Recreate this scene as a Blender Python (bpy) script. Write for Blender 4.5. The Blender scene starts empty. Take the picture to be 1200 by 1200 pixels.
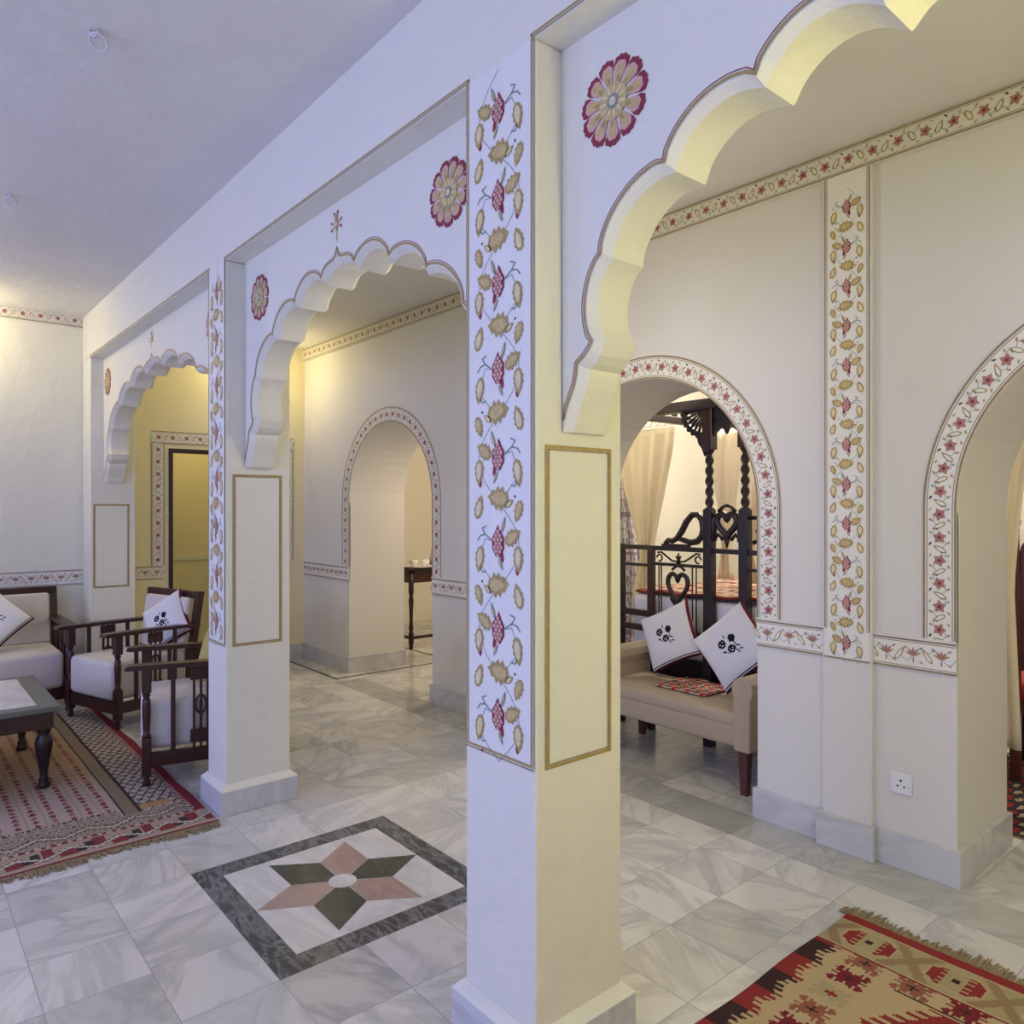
import bpy, bmesh, math, random
from mathutils import Vector, Matrix
random.seed(7)
PI = math.pi
scene = bpy.context.scene
COL = scene.collection
sin, cos = math.sin, math.cos

# ------------------------------------------------------------------ materials
MATS = {}
def new_mat(name):
    m = bpy.data.materials.new(name); m.use_nodes = True
    nt = m.node_tree; b = nt.nodes['Principled BSDF']
    return m, nt, b
def simple(name, col, rough=0.6, bump=0.0, scale=40, var=0.0, metal=0.0, coat=0.0, spec=0.5):
    m, nt, b = new_mat(name)
    b.inputs['Base Color'].default_value = (*col, 1); b.inputs['Roughness'].default_value = rough
    b.inputs['Metallic'].default_value = metal
    b.inputs['Specular IOR Level'].default_value = spec
    b.inputs['Coat Weight'].default_value = coat
    geo = nt.nodes.new('ShaderNodeNewGeometry')
    if bump or var:
        n = nt.nodes.new('ShaderNodeTexNoise'); n.inputs['Scale'].default_value = scale
        n.inputs['Detail'].default_value = 5
        nt.links.new(geo.outputs['Position'], n.inputs['Vector'])
        if bump:
            bp = nt.nodes.new('ShaderNodeBump'); bp.inputs['Strength'].default_value = bump
            bp.inputs['Distance'].default_value = 0.01
            nt.links.new(n.outputs['Fac'], bp.inputs['Height']); nt.links.new(bp.outputs['Normal'], b.inputs['Normal'])
        if var:
            r = nt.nodes.new('ShaderNodeMapRange'); r.inputs['To Min'].default_value = 1 - var; r.inputs['To Max'].default_value = 1 + var
            r.inputs['From Min'].default_value = .3; r.inputs['From Max'].default_value = .7
            nt.links.new(n.outputs['Fac'], r.inputs['Value'])
            mx = nt.nodes.new('ShaderNodeVectorMath'); mx.operation = 'MULTIPLY'
            mx.inputs[0].default_value = col
            nt.links.new(r.outputs['Result'], mx.inputs[1]); nt.links.new(mx.outputs[0], b.inputs['Base Color'])
    MATS[name] = m
    return m
def plaster(name, col, bump=.35, scale=9, col2=None):
    m, nt, b = new_mat(name); L = nt.links
    b.inputs['Roughness'].default_value = .62; b.inputs['Specular IOR Level'].default_value = .3
    geo = nt.nodes.new('ShaderNodeNewGeometry')
    n1 = nt.nodes.new('ShaderNodeTexNoise'); n1.inputs['Scale'].default_value = scale; n1.inputs['Detail'].default_value = 7; n1.inputs['Roughness'].default_value = .55
    n2 = nt.nodes.new('ShaderNodeTexNoise'); n2.inputs['Scale'].default_value = 1.7; n2.inputs['Detail'].default_value = 3
    for n in (n1, n2): L.new(geo.outputs['Position'], n.inputs['Vector'])
    bp = nt.nodes.new('ShaderNodeBump'); bp.inputs['Strength'].default_value = bump; bp.inputs['Distance'].default_value = .035
    L.new(n1.outputs['Fac'], bp.inputs['Height']); L.new(bp.outputs['Normal'], b.inputs['Normal'])
    mx = nt.nodes.new('ShaderNodeMix'); mx.data_type = 'RGBA'
    c2 = col2 or tuple(c * .94 for c in col)
    mx.inputs[6].default_value = (*col, 1); mx.inputs[7].default_value = (*c2, 1)
    L.new(n2.outputs['Fac'], mx.inputs[0]); L.new(mx.outputs[2], b.inputs['Base Color'])
    MATS[name] = m; return m
def wood(name, c1, c2, rough=.3):
    m, nt, b = new_mat(name); L = nt.links
    b.inputs['Roughness'].default_value = rough
    tc = nt.nodes.new('ShaderNodeTexCoord'); mp = nt.nodes.new('ShaderNodeMapping'); mp.inputs['Scale'].default_value = (30, 30, 4)
    n = nt.nodes.new('ShaderNodeTexNoise'); n.inputs['Scale'].default_value = 1.5; n.inputs['Detail'].default_value = 4
    L.new(tc.outputs['Object'], mp.inputs['Vector']); L.new(mp.outputs['Vector'], n.inputs['Vector'])
    mx = nt.nodes.new('ShaderNodeMix'); mx.data_type = 'RGBA'
    mx.inputs[6].default_value = (*c1, 1); mx.inputs[7].default_value = (*c2, 1)
    L.new(n.outputs['Fac'], mx.inputs[0]); L.new(mx.outputs[2], b.inputs['Base Color'])
    MATS[name] = m; return m
def marble(name, base, vein, rough=.3, scale=3.0, tiles=None, vs=.5, edge=.485):
    """tiles=(ox,oy,size): world-aligned floor slabs, each with its own tone and vein direction"""
    m, nt, b = new_mat(name); L = nt.links; N = nt.nodes.new
    b.inputs['Roughness'].default_value = rough
    geo = N('ShaderNodeNewGeometry'); pos = geo.outputs['Position']
    def math_(op, a, bb=None):
        x = N('ShaderNodeMath'); x.operation = op
        if isinstance(a, (int, float)): x.inputs[0].default_value = a
        else: L.new(a, x.inputs[0])
        if bb is not None:
            if isinstance(bb, (int, float)): x.inputs[1].default_value = bb
            else: L.new(bb, x.inputs[1])
        return x.outputs[0]
    vec = pos; rnd = None; mort = None
    if tiles:
        ox, oy, sz = tiles
        sep = N('ShaderNodeSeparateXYZ'); L.new(pos, sep.inputs[0])
        fx = math_('DIVIDE', math_('SUBTRACT', sep.outputs[0], ox), sz); fy = math_('DIVIDE', math_('SUBTRACT', sep.outputs[1], oy), sz)
        ix = math_('FLOOR', fx); iy = math_('FLOOR', fy)
        cb = N('ShaderNodeCombineXYZ'); L.new(ix, cb.inputs[0]); L.new(iy, cb.inputs[1])
        wn = N('ShaderNodeTexWhiteNoise'); wn.noise_dimensions = '3D'; L.new(cb.outputs[0], wn.inputs['Vector'])
        rnd = wn
        rot = N('ShaderNodeVectorRotate'); rot.rotation_type = 'Z_AXIS'; L.new(pos, rot.inputs['Vector'])
        L.new(math_('MULTIPLY', wn.outputs['Value'], 6.28), rot.inputs['Angle'])
        ad = N('ShaderNodeVectorMath'); ad.operation = 'MULTIPLY_ADD'; L.new(wn.outputs['Color'], ad.inputs[0])
        ad.inputs[1].default_value = (37, 37, 37); L.new(rot.outputs[0], ad.inputs[2])
        vec = ad.outputs[0]
        def edge_d(f): 
            fr = math_('FRACT', f); return math_('ABSOLUTE', math_('SUBTRACT', fr, .5))
        mm = math_('MAXIMUM', edge_d(fx), edge_d(fy)); mort = math_('GREATER_THAN', mm, .5 - .0016 / sz)
    mp = N('ShaderNodeMapping'); mp.inputs['Scale'].default_value = (1, .33, 1); mp.inputs['Rotation'].default_value = (0, 0, .5); L.new(vec, mp.inputs['Vector'])
    n = N('ShaderNodeTexNoise'); n.inputs['Scale'].default_value = scale; n.inputs['Detail'].default_value = 8; n.inputs['Roughness'].default_value = .62
    n.inputs['Distortion'].default_value = 1.2; L.new(mp.outputs[0], n.inputs['Vector'])
    v = math_('ABSOLUTE', math_('SUBTRACT', n.outputs['Fac'], .5))
    rp = N('ShaderNodeValToRGB'); rp.color_ramp.elements[0].position = 0.0; rp.color_ramp.elements[0].color = (1, 1, 1, 1)
    rp.color_ramp.elements[1].position = .085; rp.color_ramp.elements[1].color = (0, 0, 0, 1)
    L.new(v, rp.inputs[0])
    n2 = N('ShaderNodeTexNoise'); n2.inputs['Scale'].default_value = scale * .8; n2.inputs['Detail'].default_value = 3; L.new(vec, n2.inputs['Vector'])
    f = math_('MULTIPLY', math_('MULTIPLY', rp.outputs[0], n2.outputs['Fac']), vs * 2)
    mx = N('ShaderNodeMix'); mx.data_type = 'RGBA'; mx.inputs[6].default_value = (*base, 1); mx.inputs[7].default_value = (*vein, 1); L.new(f, mx.inputs[0])
    out = mx.outputs[2]
    if tiles:
        pw = math_('POWER', wn.outputs['Value'], 2.0)
        t = math_('SUBTRACT', 1.04, math_('MULTIPLY', pw, .27))
        vm = N('ShaderNodeVectorMath'); vm.operation = 'SCALE'; L.new(out, vm.inputs[0]); L.new(t, vm.inputs['Scale'])
        mx2 = N('ShaderNodeMix'); mx2.data_type = 'RGBA'; L.new(mort, mx2.inputs[0]); L.new(vm.outputs[0], mx2.inputs[6]); mx2.inputs[7].default_value = (.36, .35, .34, 1)
        out = mx2.outputs[2]
    L.new(out, b.inputs['Base Color'])
    MATS[name] = m; return m
def attr_mat(name, rough=.9, bump=.3, transl=0):
    m, nt, b = new_mat(name); L = nt.links
    a = nt.nodes.new('ShaderNodeAttribute'); a.attribute_name = 'Col'
    L.new(a.outputs['Color'], b.inputs['Base Color']); b.inputs['Roughness'].default_value = rough
    b.inputs['Specular IOR Level'].default_value = .15
    tc = nt.nodes.new('ShaderNodeTexCoord'); n = nt.nodes.new('ShaderNodeTexNoise'); n.inputs['Scale'].default_value = 260
    L.new(tc.outputs['Object'], n.inputs['Vector'])
    bp = nt.nodes.new('ShaderNodeBump'); bp.inputs['Strength'].default_value = bump; bp.inputs['Distance'].default_value = .003
    L.new(n.outputs['Fac'], bp.inputs['Height']); L.new(bp.outputs['Normal'], b.inputs['Normal'])
    MATS[name] = m; return m

plaster('wall_paint', (.80, .78, .65), .36, 8)
plaster('wall_rear_paint', (.73, .71, .65), .05, 6)
plaster('ceiling_paint', (.78, .77, .73), .45, 4, (.68, .66, .61))
plaster('yellow_paint', (.78, .71, .45), .1, 6)
plaster('warm_paint', (.86, .82, .72), .05, 6)
marble('floor_marble', (.66, .65, .62), (.42, .42, .41), .17, 3.6, tiles=(.07, .19, .30), vs=.62)
marble('floor_border_marble', (.50, .50, .47), (.33, .34, .33), .17, 4, tiles=(2.98, .3, .42), vs=.55)
marble('skirting_marble', (.60, .60, .59), (.38, .38, .39), .3, 3, vs=.5)
marble('dark_marble', (.05, .053, .055), (.30, .30, .30), .25, 18, vs=.5)
marble('green_black_stone', (.035, .037, .032), (.07, .07, .06), .2, 8)
marble('pink_stone', (.42, .29, .24), (.27, .17, .14), .25, 6, vs=.5)
marble('white_stone', (.70, .69, .66), (.50, .50, .49), .2, 4, vs=.6)
wood('dark_wood', (.026, .009, .007), (.055, .018, .013), .3)
wood('black_wood', (.010, .005, .007), (.022, .009, .011), .38)
wood('red_wood', (.07, .018, .011), (.12, .03, .02), .3)
wood('table_wood', (.10, .11, .09), (.16, .165, .14), .3)
simple('cream_cloth', (.66, .61, .55), .9, .25, 350, .03, spec=.2)
simple('bench_cloth', (.42, .345, .255), .85, .15, 350, .03, spec=.2)
simple('red_cloth', (.42, .035, .025), .7, .1, 100, .1)
simple('brass', (.55, .38, .15), .35, metal=1)
simple('white_plastic', (.80, .80, .80), .35)
simple('dark_slot', (.03, .03, .03), .6)
simple('porcelain', (.85, .84, .80), .2)
simple('iron', (.62, .60, .58), .5)
simple('bed_sheet', (.78, .78, .80), .85, .1, 60, .03)
simple('fringe_wool', (.25, .185, .10), .95, .3, 120, .25)
simple('band_white', (.80, .78, .70), .6, .08, 30, .02)
simple('band_cream', (.72, .695, .60), .6, .08, 30, .02)
simple('paint_gold', (.41, .30, .10), .55, 0, 60, .15)
simple('paint_ochre', (.57, .43, .18), .55, 0, 60, .15)
simple('paint_line', (.30, .22, .115), .55, 0, 60, .15)
simple('paint_pink', (.66, .38, .31), .55, 0, 60, .1)
simple('paint_rose', (.40, .19, .15), .55, 0, 60, .1)
simple('paint_maroon', (.25, .02, .045), .55, 0, 60, .1)
simple('paint_green', (.20, .27, .24), .55, 0, 60, .1)
simple('paint_dark', (.07, .05, .055), .55)
simple('paint_pale', (.72, .62, .34), .55, 0, 60, .1)
attr_mat('woven', .95, .5)
attr_mat('printed_cloth', .9, .15)
def lamp_glass():
    m, nt, b = new_mat('lamp_glass')
    b.inputs['Base Color'].default_value = (.95, .9, .75, 1); b.inputs['Emission Color'].default_value = (1, .8, .5, 1); b.inputs['Emission Strength'].default_value = 6
    MATS['lamp_glass'] = m
lamp_glass()
def sheer():
    m, nt, b = new_mat('sheer_curtain'); L = nt.links
    b.inputs['Base Color'].default_value = (.86, .80, .66, 1); b.inputs['Roughness'].default_value = .9
    tr = nt.nodes.new('ShaderNodeBsdfTranslucent'); tr.inputs[0].default_value = (.90, .83, .68, 1)
    mx = nt.nodes.new('ShaderNodeMixShader'); mx.inputs[0].default_value = .45
    L.new(b.outputs[0], mx.inputs[1]); L.new(tr.outputs[0], mx.inputs[2]); L.new(mx.outputs[0], nt.nodes['Material Output'].inputs['Surface'])
    MATS['sheer_curtain'] = m
sheer()

# ------------------------------------------------------------------ mesh builder
class MB:
    def __init__(s): s.v = []; s.f = []; s.m = []; s.mats = []; s.sm = []
    def mi(s, name):
        if name not in s.mats: s.mats.append(name)
        return s.mats.index(name)
    def add(s, vs, fs, mat, smooth=False):
        o = len(s.v); s.v += [tuple(v) for v in vs]; k = s.mi(mat)
        for f in fs: s.f.append(tuple(i + o for i in f)); s.m.append(k); s.sm.append(smooth)
    def box(s, x0, x1, y0, y1, z0, z1, mat, b=0.0, M=None):
        if b <= 0:
            vs = [(x, y, z) for x in (x0, x1) for y in (y0, y1) for z in (z0, z1)]
            fs = [(0, 1, 3, 2), (4, 6, 7, 5), (0, 4, 5, 1), (2, 3, 7, 6), (0, 2, 6, 4), (1, 5, 7, 3)]
            if M: vs = [M @ Vector(v) for v in vs]
            s.add(vs, fs, mat)
        else:
            bm = bmesh.new(); bmesh.ops.create_cube(bm, size=1)
            for v in bm.verts:
                v.co = Vector(((x0 + x1) / 2 + v.co.x * (x1 - x0), (y0 + y1) / 2 + v.co.y * (y1 - y0), (z0 + z1) / 2 + v.co.z * (z1 - z0)))
            bmesh.ops.bevel(bm, geom=bm.edges[:], offset=b, segments=3 if b > .008 else 2, affect='EDGES', profile=.5)
            s.bm(bm, mat, b > .008, M)
    def bm(s, bm, mat, smooth=False, M=None):
        bm.verts.index_update()
        s.add([(M @ v.co) if M else v.co.copy() for v in bm.verts], [[v.index for v in f.verts] for f in bm.faces], mat, smooth); bm.free()
    def lathe(s, prof, mat, cx=0, cy=0, n=14, M=None, twist=None):
        vs = []; fs = []
        for r, z in prof:
            for k in range(n):
                a = 2 * PI * k / n; p = Vector((cx + r * cos(a), cy + r * sin(a), z))
                vs.append(M @ p if M else p)
        for i in range(len(prof) - 1):
            for k in range(n): fs.append((i * n + k, i * n + (k + 1) % n, (i + 1) * n + (k + 1) % n, (i + 1) * n + k))
        fs.append(tuple(range(n))[::-1]); fs.append(tuple((len(prof) - 1) * n + k for k in range(n)))
        s.add(vs, fs, mat, True)
    def tube(s, pts, r, mat, n=8, closed=False):
        pts = [Vector(p) for p in pts]; N = len(pts); vs = []; fs = []
        up = None
        for i, p in enumerate(pts):
            if closed: t = pts[(i + 1) % N] - pts[i - 1]
            else: t = pts[min(i + 1, N - 1)] - pts[max(i - 1, 0)]
            t.normalize()
            if up is None:
                up = Vector((1, 0, 0)) if abs(t.x) < .9 else Vector((0, 0, 1))
            up = (up - t * up.dot(t)); 
            if up.length < 1e-5: up = t.orthogonal()
            up.normalize(); sd = t.cross(up)
            rr = r[i] if isinstance(r, (list, tuple)) else r
            for k in range(n):
                a = 2 * PI * k / n; vs.append(p + up * rr * cos(a) + sd * rr * sin(a))
        M = N if closed else N - 1
        for i in range(M):
            j = (i + 1) % N
            for k in range(n): fs.append((i * n + k, i * n + (k + 1) % n, j * n + (k + 1) % n, j * n + k))
        if not closed: fs.append(tuple(range(n))[::-1]); fs.append(tuple((N - 1) * n + k for k in range(n)))
        s.add(vs, fs, mat, True)
    def prism(s, poly, fn0, fn1, mat):
        """poly 2d list; fn0/fn1 map (a,b)->3d for both caps"""
        n = len(poly); vs = [fn0(a, b) for a, b in poly] + [fn1(a, b) for a, b in poly]
        fs = [tuple(range(n)), tuple(range(2 * n - 1, n - 1, -1))] + [(i, i + n, (i + 1) % n + n, (i + 1) % n) for i in range(n)]
        s.add(vs, fs, mat)
    def build(s, name, parent=None, mods=None):
        me = bpy.data.meshes.new(name); me.from_pydata(s.v, [], s.f)
        for i, mname in enumerate(s.mats): me.materials.append(MATS[mname])
        me.polygons.foreach_set('material_index', s.m); me.polygons.foreach_set('use_smooth', s.sm)
        bm = bmesh.new(); bm.from_mesh(me)
        big = [f for f in bm.faces if len(f.verts) > 4]
        bmesh.ops.recalc_face_normals(bm, faces=bm.faces[:])
        if big: bmesh.ops.triangulate(bm, faces=big, ngon_method='EAR_CLIP')
        bm.to_mesh(me); bm.free(); me.update()
        o = bpy.data.objects.new(name, me); COL.objects.link(o)
        if parent: o.parent = parent
        return o
def tag(o, label, cat, group=None, kind=None):
    if label: o['label'] = label
    if cat: o['category'] = cat
    if group: o['group'] = group
    if kind: o['kind'] = kind
    return o
def thing(name, label, cat, loc=(0, 0, 0), rz=0, group=None):
    o = bpy.data.objects.new(name, None); o.empty_display_size = .1; COL.objects.link(o)
    o.location = loc; o.rotation_euler = (0, 0, rz); return tag(o, label, cat, group)
def struct(mb, name, parent=None):
    o = mb.build(name, parent)
    if not parent: o['kind'] = 'structure'
    return o
def copy_tree(o, parent=None):
    c = o.copy(); COL.objects.link(c)
    if parent: c.parent = parent
    for ch in o.children: copy_tree(ch, c)
    return c
def grid_obj(name, nu, nv, pos, colf, mat, parent=None, smooth=True):
    """colour-patterned cloth: pos(i,j)->3d, colf(ic,jc)->rgb for each cell"""
    vs = [pos(i / nu, j / nv) for j in range(nv + 1) for i in range(nu + 1)]
    fs = [(j * (nu + 1) + i, j * (nu + 1) + i + 1, (j + 1) * (nu + 1) + i + 1, (j + 1) * (nu + 1) + i) for j in range(nv) for i in range(nu)]
    me = bpy.data.meshes.new(name); me.from_pydata(vs, [], fs); me.materials.append(MATS[mat])
    ca = me.color_attributes.new('Col', 'FLOAT_COLOR', 'CORNER')
    data = []
    for j in range(nv):
        for i in range(nu):
            c = colf((i + .5) / nu, (j + .5) / nv); data += [c[0], c[1], c[2], 1] * 4
    ca.data.foreach_set('color', data)
    me.polygons.foreach_set('use_smooth', [smooth] * len(fs)); me.update()
    o = bpy.data.objects.new(name, me); COL.objects.link(o)
    if parent: o.parent = parent
    return o

# ------------------------------------------------------------------ painted decoration
EPS = .0007
class Paint:
    smin = -9; smax = 9
    """flat painted shapes in (s,w), mapped to the wall by mapf(s,w,layerheight)"""
    def __init__(p, mapf): p.mb = MB(); p.map = mapf
    def poly(p, pts, mat, layer=2):
        p.mb.add([p.map(a, b, layer * EPS) for a, b in pts], [tuple(range(len(pts)))], mat)
    def strip(p, s0, s1, w0, w1, mat, layer=1, n=1):
        vs = []; 
        for i in range(n + 1):
            s = s0 + (s1 - s0) * i / n; vs += [p.map(s, w0, layer * EPS), p.map(s, w1, layer * EPS)]
        p.mb.add(vs, [(2 * i, 2 * i + 2, 2 * i + 3, 2 * i + 1) for i in range(n)], mat)
    def line(p, pts, w, mat, layer=2):
        n = len(pts); L = []; R = []
        for i, (x, y) in enumerate(pts):
            a = pts[max(i - 1, 0)]; b = pts[min(i + 1, n - 1)]; dx, dy = b[0] - a[0], b[1] - a[1]; l = math.hypot(dx, dy) or 1
            nx, ny = -dy / l * w / 2, dx / l * w / 2
            if 0 < i < n - 1:   # mitre
                d1 = (x - a[0], y - a[1]); l1 = math.hypot(*d1) or 1
                cs = abs((d1[0] * dx + d1[1] * dy) / (l1 * l)); f = 1 / max(cs, .5); nx *= f; ny *= f
            L.append((x + nx, y + ny)); R.append((x - nx, y - ny))
        vs = [p.map(a, b, layer * EPS) for q in zip(L, R) for a, b in q]
        p.mb.add(vs, [(2 * i, 2 * i + 2, 2 * i + 3, 2 * i + 1) for i in range(n - 1)], mat)
    def leaf(p, cx, cy, ang, ln, wd, mat, layer=2, jag=0, sharp=1.0):
        if not (p.smin < cx - ln * .4 * abs(cos(ang)) and cx + ln * .4 * abs(cos(ang)) < p.smax): return
        n = 9; up = []; dn = []
        for i in range(n + 1):
            t = i / n; h = wd / 2 * 2.05 * (t ** .62) * (1 - t) ** .9 * (1 + (jag if i % 2 else -jag * .5))
            x = (t - .5) * ln; up.append((x, h)); dn.append((x, -h))
        pts = up + dn[::-1][1:-1]; c, s = cos(ang), sin(ang)
        p.poly([(cx + x * c - y * s, cy + x * s + y * c) for x, y in pts], mat, layer)
    def leaf2(p, cx, cy, ang, ln, wd, m1, m2, layer=2, jag=0):
        p.leaf(cx, cy, ang, ln, wd, m1, layer, jag); p.leaf(cx - ln * .04 * cos(ang), cy - ln * .04 * sin(ang), ang, ln * .70, wd * .60, m2, layer + 1, jag * .6)
    def disc(p, cx, cy, r, mat, layer=3, n=8, ry=None):
        p.poly([(cx + r * cos(2 * PI * k / n), cy + (ry or r) * sin(2 * PI * k / n)) for k in range(n)], mat, layer)
    def build(p, name, parent): return p.mb.build(name, parent)

def big_motif(P, s0, per, hw, flip):
    """one repeat of the broad vine: pomegranate flower, leaves, buds. s = up the band, w = across"""
    f = -1 if flip else 1
    S = lambda v: s0 + v * per
    W = lambda u: f * u * hw
    A = lambda a: a if f > 0 else PI - a       # angle measured from +w axis
    def leaf(u, v, a, ln, wd, m1, m2, jag=.0, layer=3):
        an = A(a); # convert to (s,w): direction (sin, cos)
        P.leaf2(S(v), W(u), PI / 2 - an, ln * 1.05, wd * 1.28, m1, m2, layer, jag + .12)
    k = per / .235
    # vine
    vine = [(S(-.52 + t * 1.0), W(.80 * sin(PI * (t)) * (1 if t < .5 else 1) * .95 + .0)) for t in [i / 12 for i in range(13)]]
    P.line(vine, .0022 * k, 'paint_green', 2)
    P.line([(S(-.50), W(0)), (S(-.40), W(-.35)), (S(-.28), W(-.62)), (S(-.1), W(-.66)), (S(.05), W(-.5)), (S(.02), W(-.2))], .0022 * k, 'paint_green', 2)
    P.line([(S(.03), W(-.25)), (S(.10), W(-.50)), (S(.17), W(-.62)), (S(.20), W(-.45))], .004 * k, 'paint_green', 3)
    P.line([(S(.10), W(-.5)), (S(.08), W(-.70)), (S(.02), W(-.80))], .004 * k, 'paint_green', 3)
    # flower
    fl = .34 * per; fw = .50 * hw
    P.leaf(S(-.10), W(.10), -.35 * f, .26 * per, .20 * hw, 'paint_maroon', 2, 0)
    P.leaf(S(.13), W(-.04), .2 * f, .18 * per, .20 * hw, 'paint_maroon', 2, 0)
    pts = []
    for i in range(16):
        a_ = 2 * PI * i / 16; r_ = 1.0 if i % 2 else .90
        pts.append((S(0) + fl * .5 * cos(a_) * r_ * (1.0 if abs(cos(a_)) > .5 else .96), W(0) + fw * .5 * sin(a_) * r_ * (abs(sin(a_)) ** .15)))
    P.poly(pts, 'paint_maroon', 3)
    for j, row in enumerate(((0,), (-.5, .5), (-.95, 0, .95), (-.5, .5), (-.95, 0, .95), (-.5, .5), (0,))):
        vv = (3 - j) * .046 * per
        for b_ in row:
            P.disc(S(0) + vv, W(0) + b_ * fw * .27, .026 * per, 'paint_pink', 5, 6, fw * .115)
    leaf(.20, .22, 1.2, .045 * k, .014 * k, 'paint_green', 'paint_ochre')
    leaf(.10, -.24, -1.1, .035 * k, .012 * k, 'paint_green', 'paint_ochre')
    leaf(.54, .08, .5, .068 * k, .042 * k, 'paint_gold', 'paint_ochre', .15)
    # buds
    leaf(.74, -.17, -1.5, .070 * k, .040 * k, 'paint_gold', 'paint_pale', .06)
    P.leaf(S(-.27), W(.70), 0, .040 * k, .020 * k, 'paint_maroon', 2)
    leaf(-.72, -.20, -1.75, .074 * k, .040 * k, 'paint_gold', 'paint_pale', .04)
    P.line([(S(-.30), W(-.70)), (S(-.35), W(-.60)), (S(-.33), W(-.48))], .004 * k, 'paint_green', 3)
    # broad leaf between flowers
    leaf(.0, -.48, .12, .088 * k, .058 * k, 'paint_gold', 'paint_ochre', .22)
    leaf(-.42, -.54, 2.6, .036 * k, .018 * k, 'paint_gold', 'paint_pale')
    leaf(-.74, -.63, -1.2, .060 * k, .034 * k, 'paint_gold', 'paint_ochre', .1)
    leaf(.74, -.58, 1.9, .068 * k, .038 * k, 'paint_gold', 'paint_pale', .05)
    P.disc(S(-.46), W(-.62), .004 * k, 'paint_dark', 3, 6)

def small_band(P, s0, s1, hw, per=.092, kind='star', bg='band_white', nseg=1, lines=True, lw=.008, period_fn=None):
    L = s1 - s0; n = max(1, round(L / per)); p = L / n
    P.strip(s0, s1, -hw, hw, bg, 1, nseg)
    if lines:
        for sg in (-1, 1):
            P.strip(s0, s1, sg * (hw - lw), sg * hw, 'paint_line', 2, nseg)
            P.strip(s0, s1, sg * (hw - lw * 1.9), sg * (hw - lw * 1.5), 'paint_line', 2, nseg)
    h = (hw - lw * 2)
    for i in range(n):
        c = s0 + (i + .5) * p; sg = 1 if i % 2 else -1
        P.line([(c - p * .5 + p * t, sg * h * .55 * sin(2 * PI * t) * (1 if t < .5 else 1)) for t in [k / 8 for k in range(9)]], .0022, 'paint_green', 2)
        if kind == 'star':
            R = min(h * .62, p * .31); pts = []
            for k in range(10):
                r = R * (1 if k % 2 == 0 else .58); a = PI * k / 5 + .4 * i; pts.append((c + r * cos(a), r * sin(a)))
            P.poly(pts, 'paint_rose', 3); P.disc(c, 0, R * .28, 'paint_maroon', 4, 6)
            P.leaf2(c + p * .5, -sg * h * .05, 1.57 + .5 * sg, h * 1.3, p * .30, 'paint_gold', bg, 3)
            P.leaf(c + p * .28, sg * h * .78, .6 * sg, h * .42, h * .24, 'paint_dark' if i % 2 else 'paint_gold', 3)
            P.leaf(c - p * .22, -sg * h * .78, -.5 * sg, h * .38, h * .2, 'paint_gold', 3)
            P.leaf(c - p * .20, sg * h * .70, -.9 * sg, h * .36, h * .2, 'paint_green', 3)
            P.leaf(c + p * .24, -sg * h * .72, .9 * sg, h * .42, h * .22, 'paint_rose', 3)
            P.leaf(c - p * .36, sg * h * .25, 2.0 * sg, h * .34, h * .18, 'paint_gold', 3)
        else:
            for q_, a in enumerate((-1.15, 1.15, -.6, .6, 0)):
                P.leaf(c + sin(a) * h * .32, cos(a) * h * .30 - h * .05, PI / 2 - a, h * .80, h * .30, 'paint_rose' if abs(a) < .7 else 'paint_gold', 3 + q_ * .4)
            P.leaf(c - p * .28, h * .62, 2.6, h * .4, h * .2, 'paint_green', 3)
            P.leaf(c, -h * .45, 1.57, h * .6, h * .12, 'paint_maroon', 3)
            P.leaf2(c + p * .5, 0, 1.57 + .6 * sg, h * 1.5, p * .24, 'paint_gold', bg, 3)
            P.leaf(c + p * .28, h * .6, .5, h * .4, h * .18, 'paint_dark' if i % 3 == 0 else 'paint_gold', 3)
            P.leaf(c - p * .28, -h * .6, .5, h * .4, h * .18, 'paint_gold', 3)

def rosette(P, cx, cy, R):
    n = 11
    for k in range(n):
        a = 2 * PI * (k + .3) / n; c, s = cos(a), sin(a); w = R * .235
        def pt(r, t): return (cx + r * R * c - t * w * s, cy + r * R * s + t * w * c)
        P.poly([pt(.40, .25), pt(.62, .62), pt(.80, .95), pt(.93, .95), pt(.97, .55), pt(1.02, .3), pt(.99, 0), pt(1.02, -.3), pt(.97, -.55), pt(.93, -.95), pt(.80, -.95), pt(.62, -.62), pt(.40, -.25)], 'paint_maroon', 3)
        P.poly([pt(.35, .25), pt(.60, .62), pt(.76, .74), pt(.87, .4), pt(.87, -.4), pt(.76, -.74), pt(.60, -.62), pt(.35, -.25)], 'paint_pink', 4)
        P.leaf(*pt(.54, 0), a + PI, R * .60, w * 1.15, 'paint_ochre', 5); P.leaf(*pt(.44, 0), a + PI, R * .34, w * .6, 'paint_gold', 5.5)
    P.disc(cx, cy, R * .42, 'paint_ochre', 6, 22)
    for k in range(n):
        a = 2 * PI * k / n; P.leaf(cx + R * .30 * cos(a), cy + R * .30 * sin(a), a, R * .24, R * .09, 'paint_pale', 7)
    P.disc(cx, cy, R * .17, 'paint_green', 8, 12); P.disc(cx, cy, R * .10, 'paint_pale', 9, 12)

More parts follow.
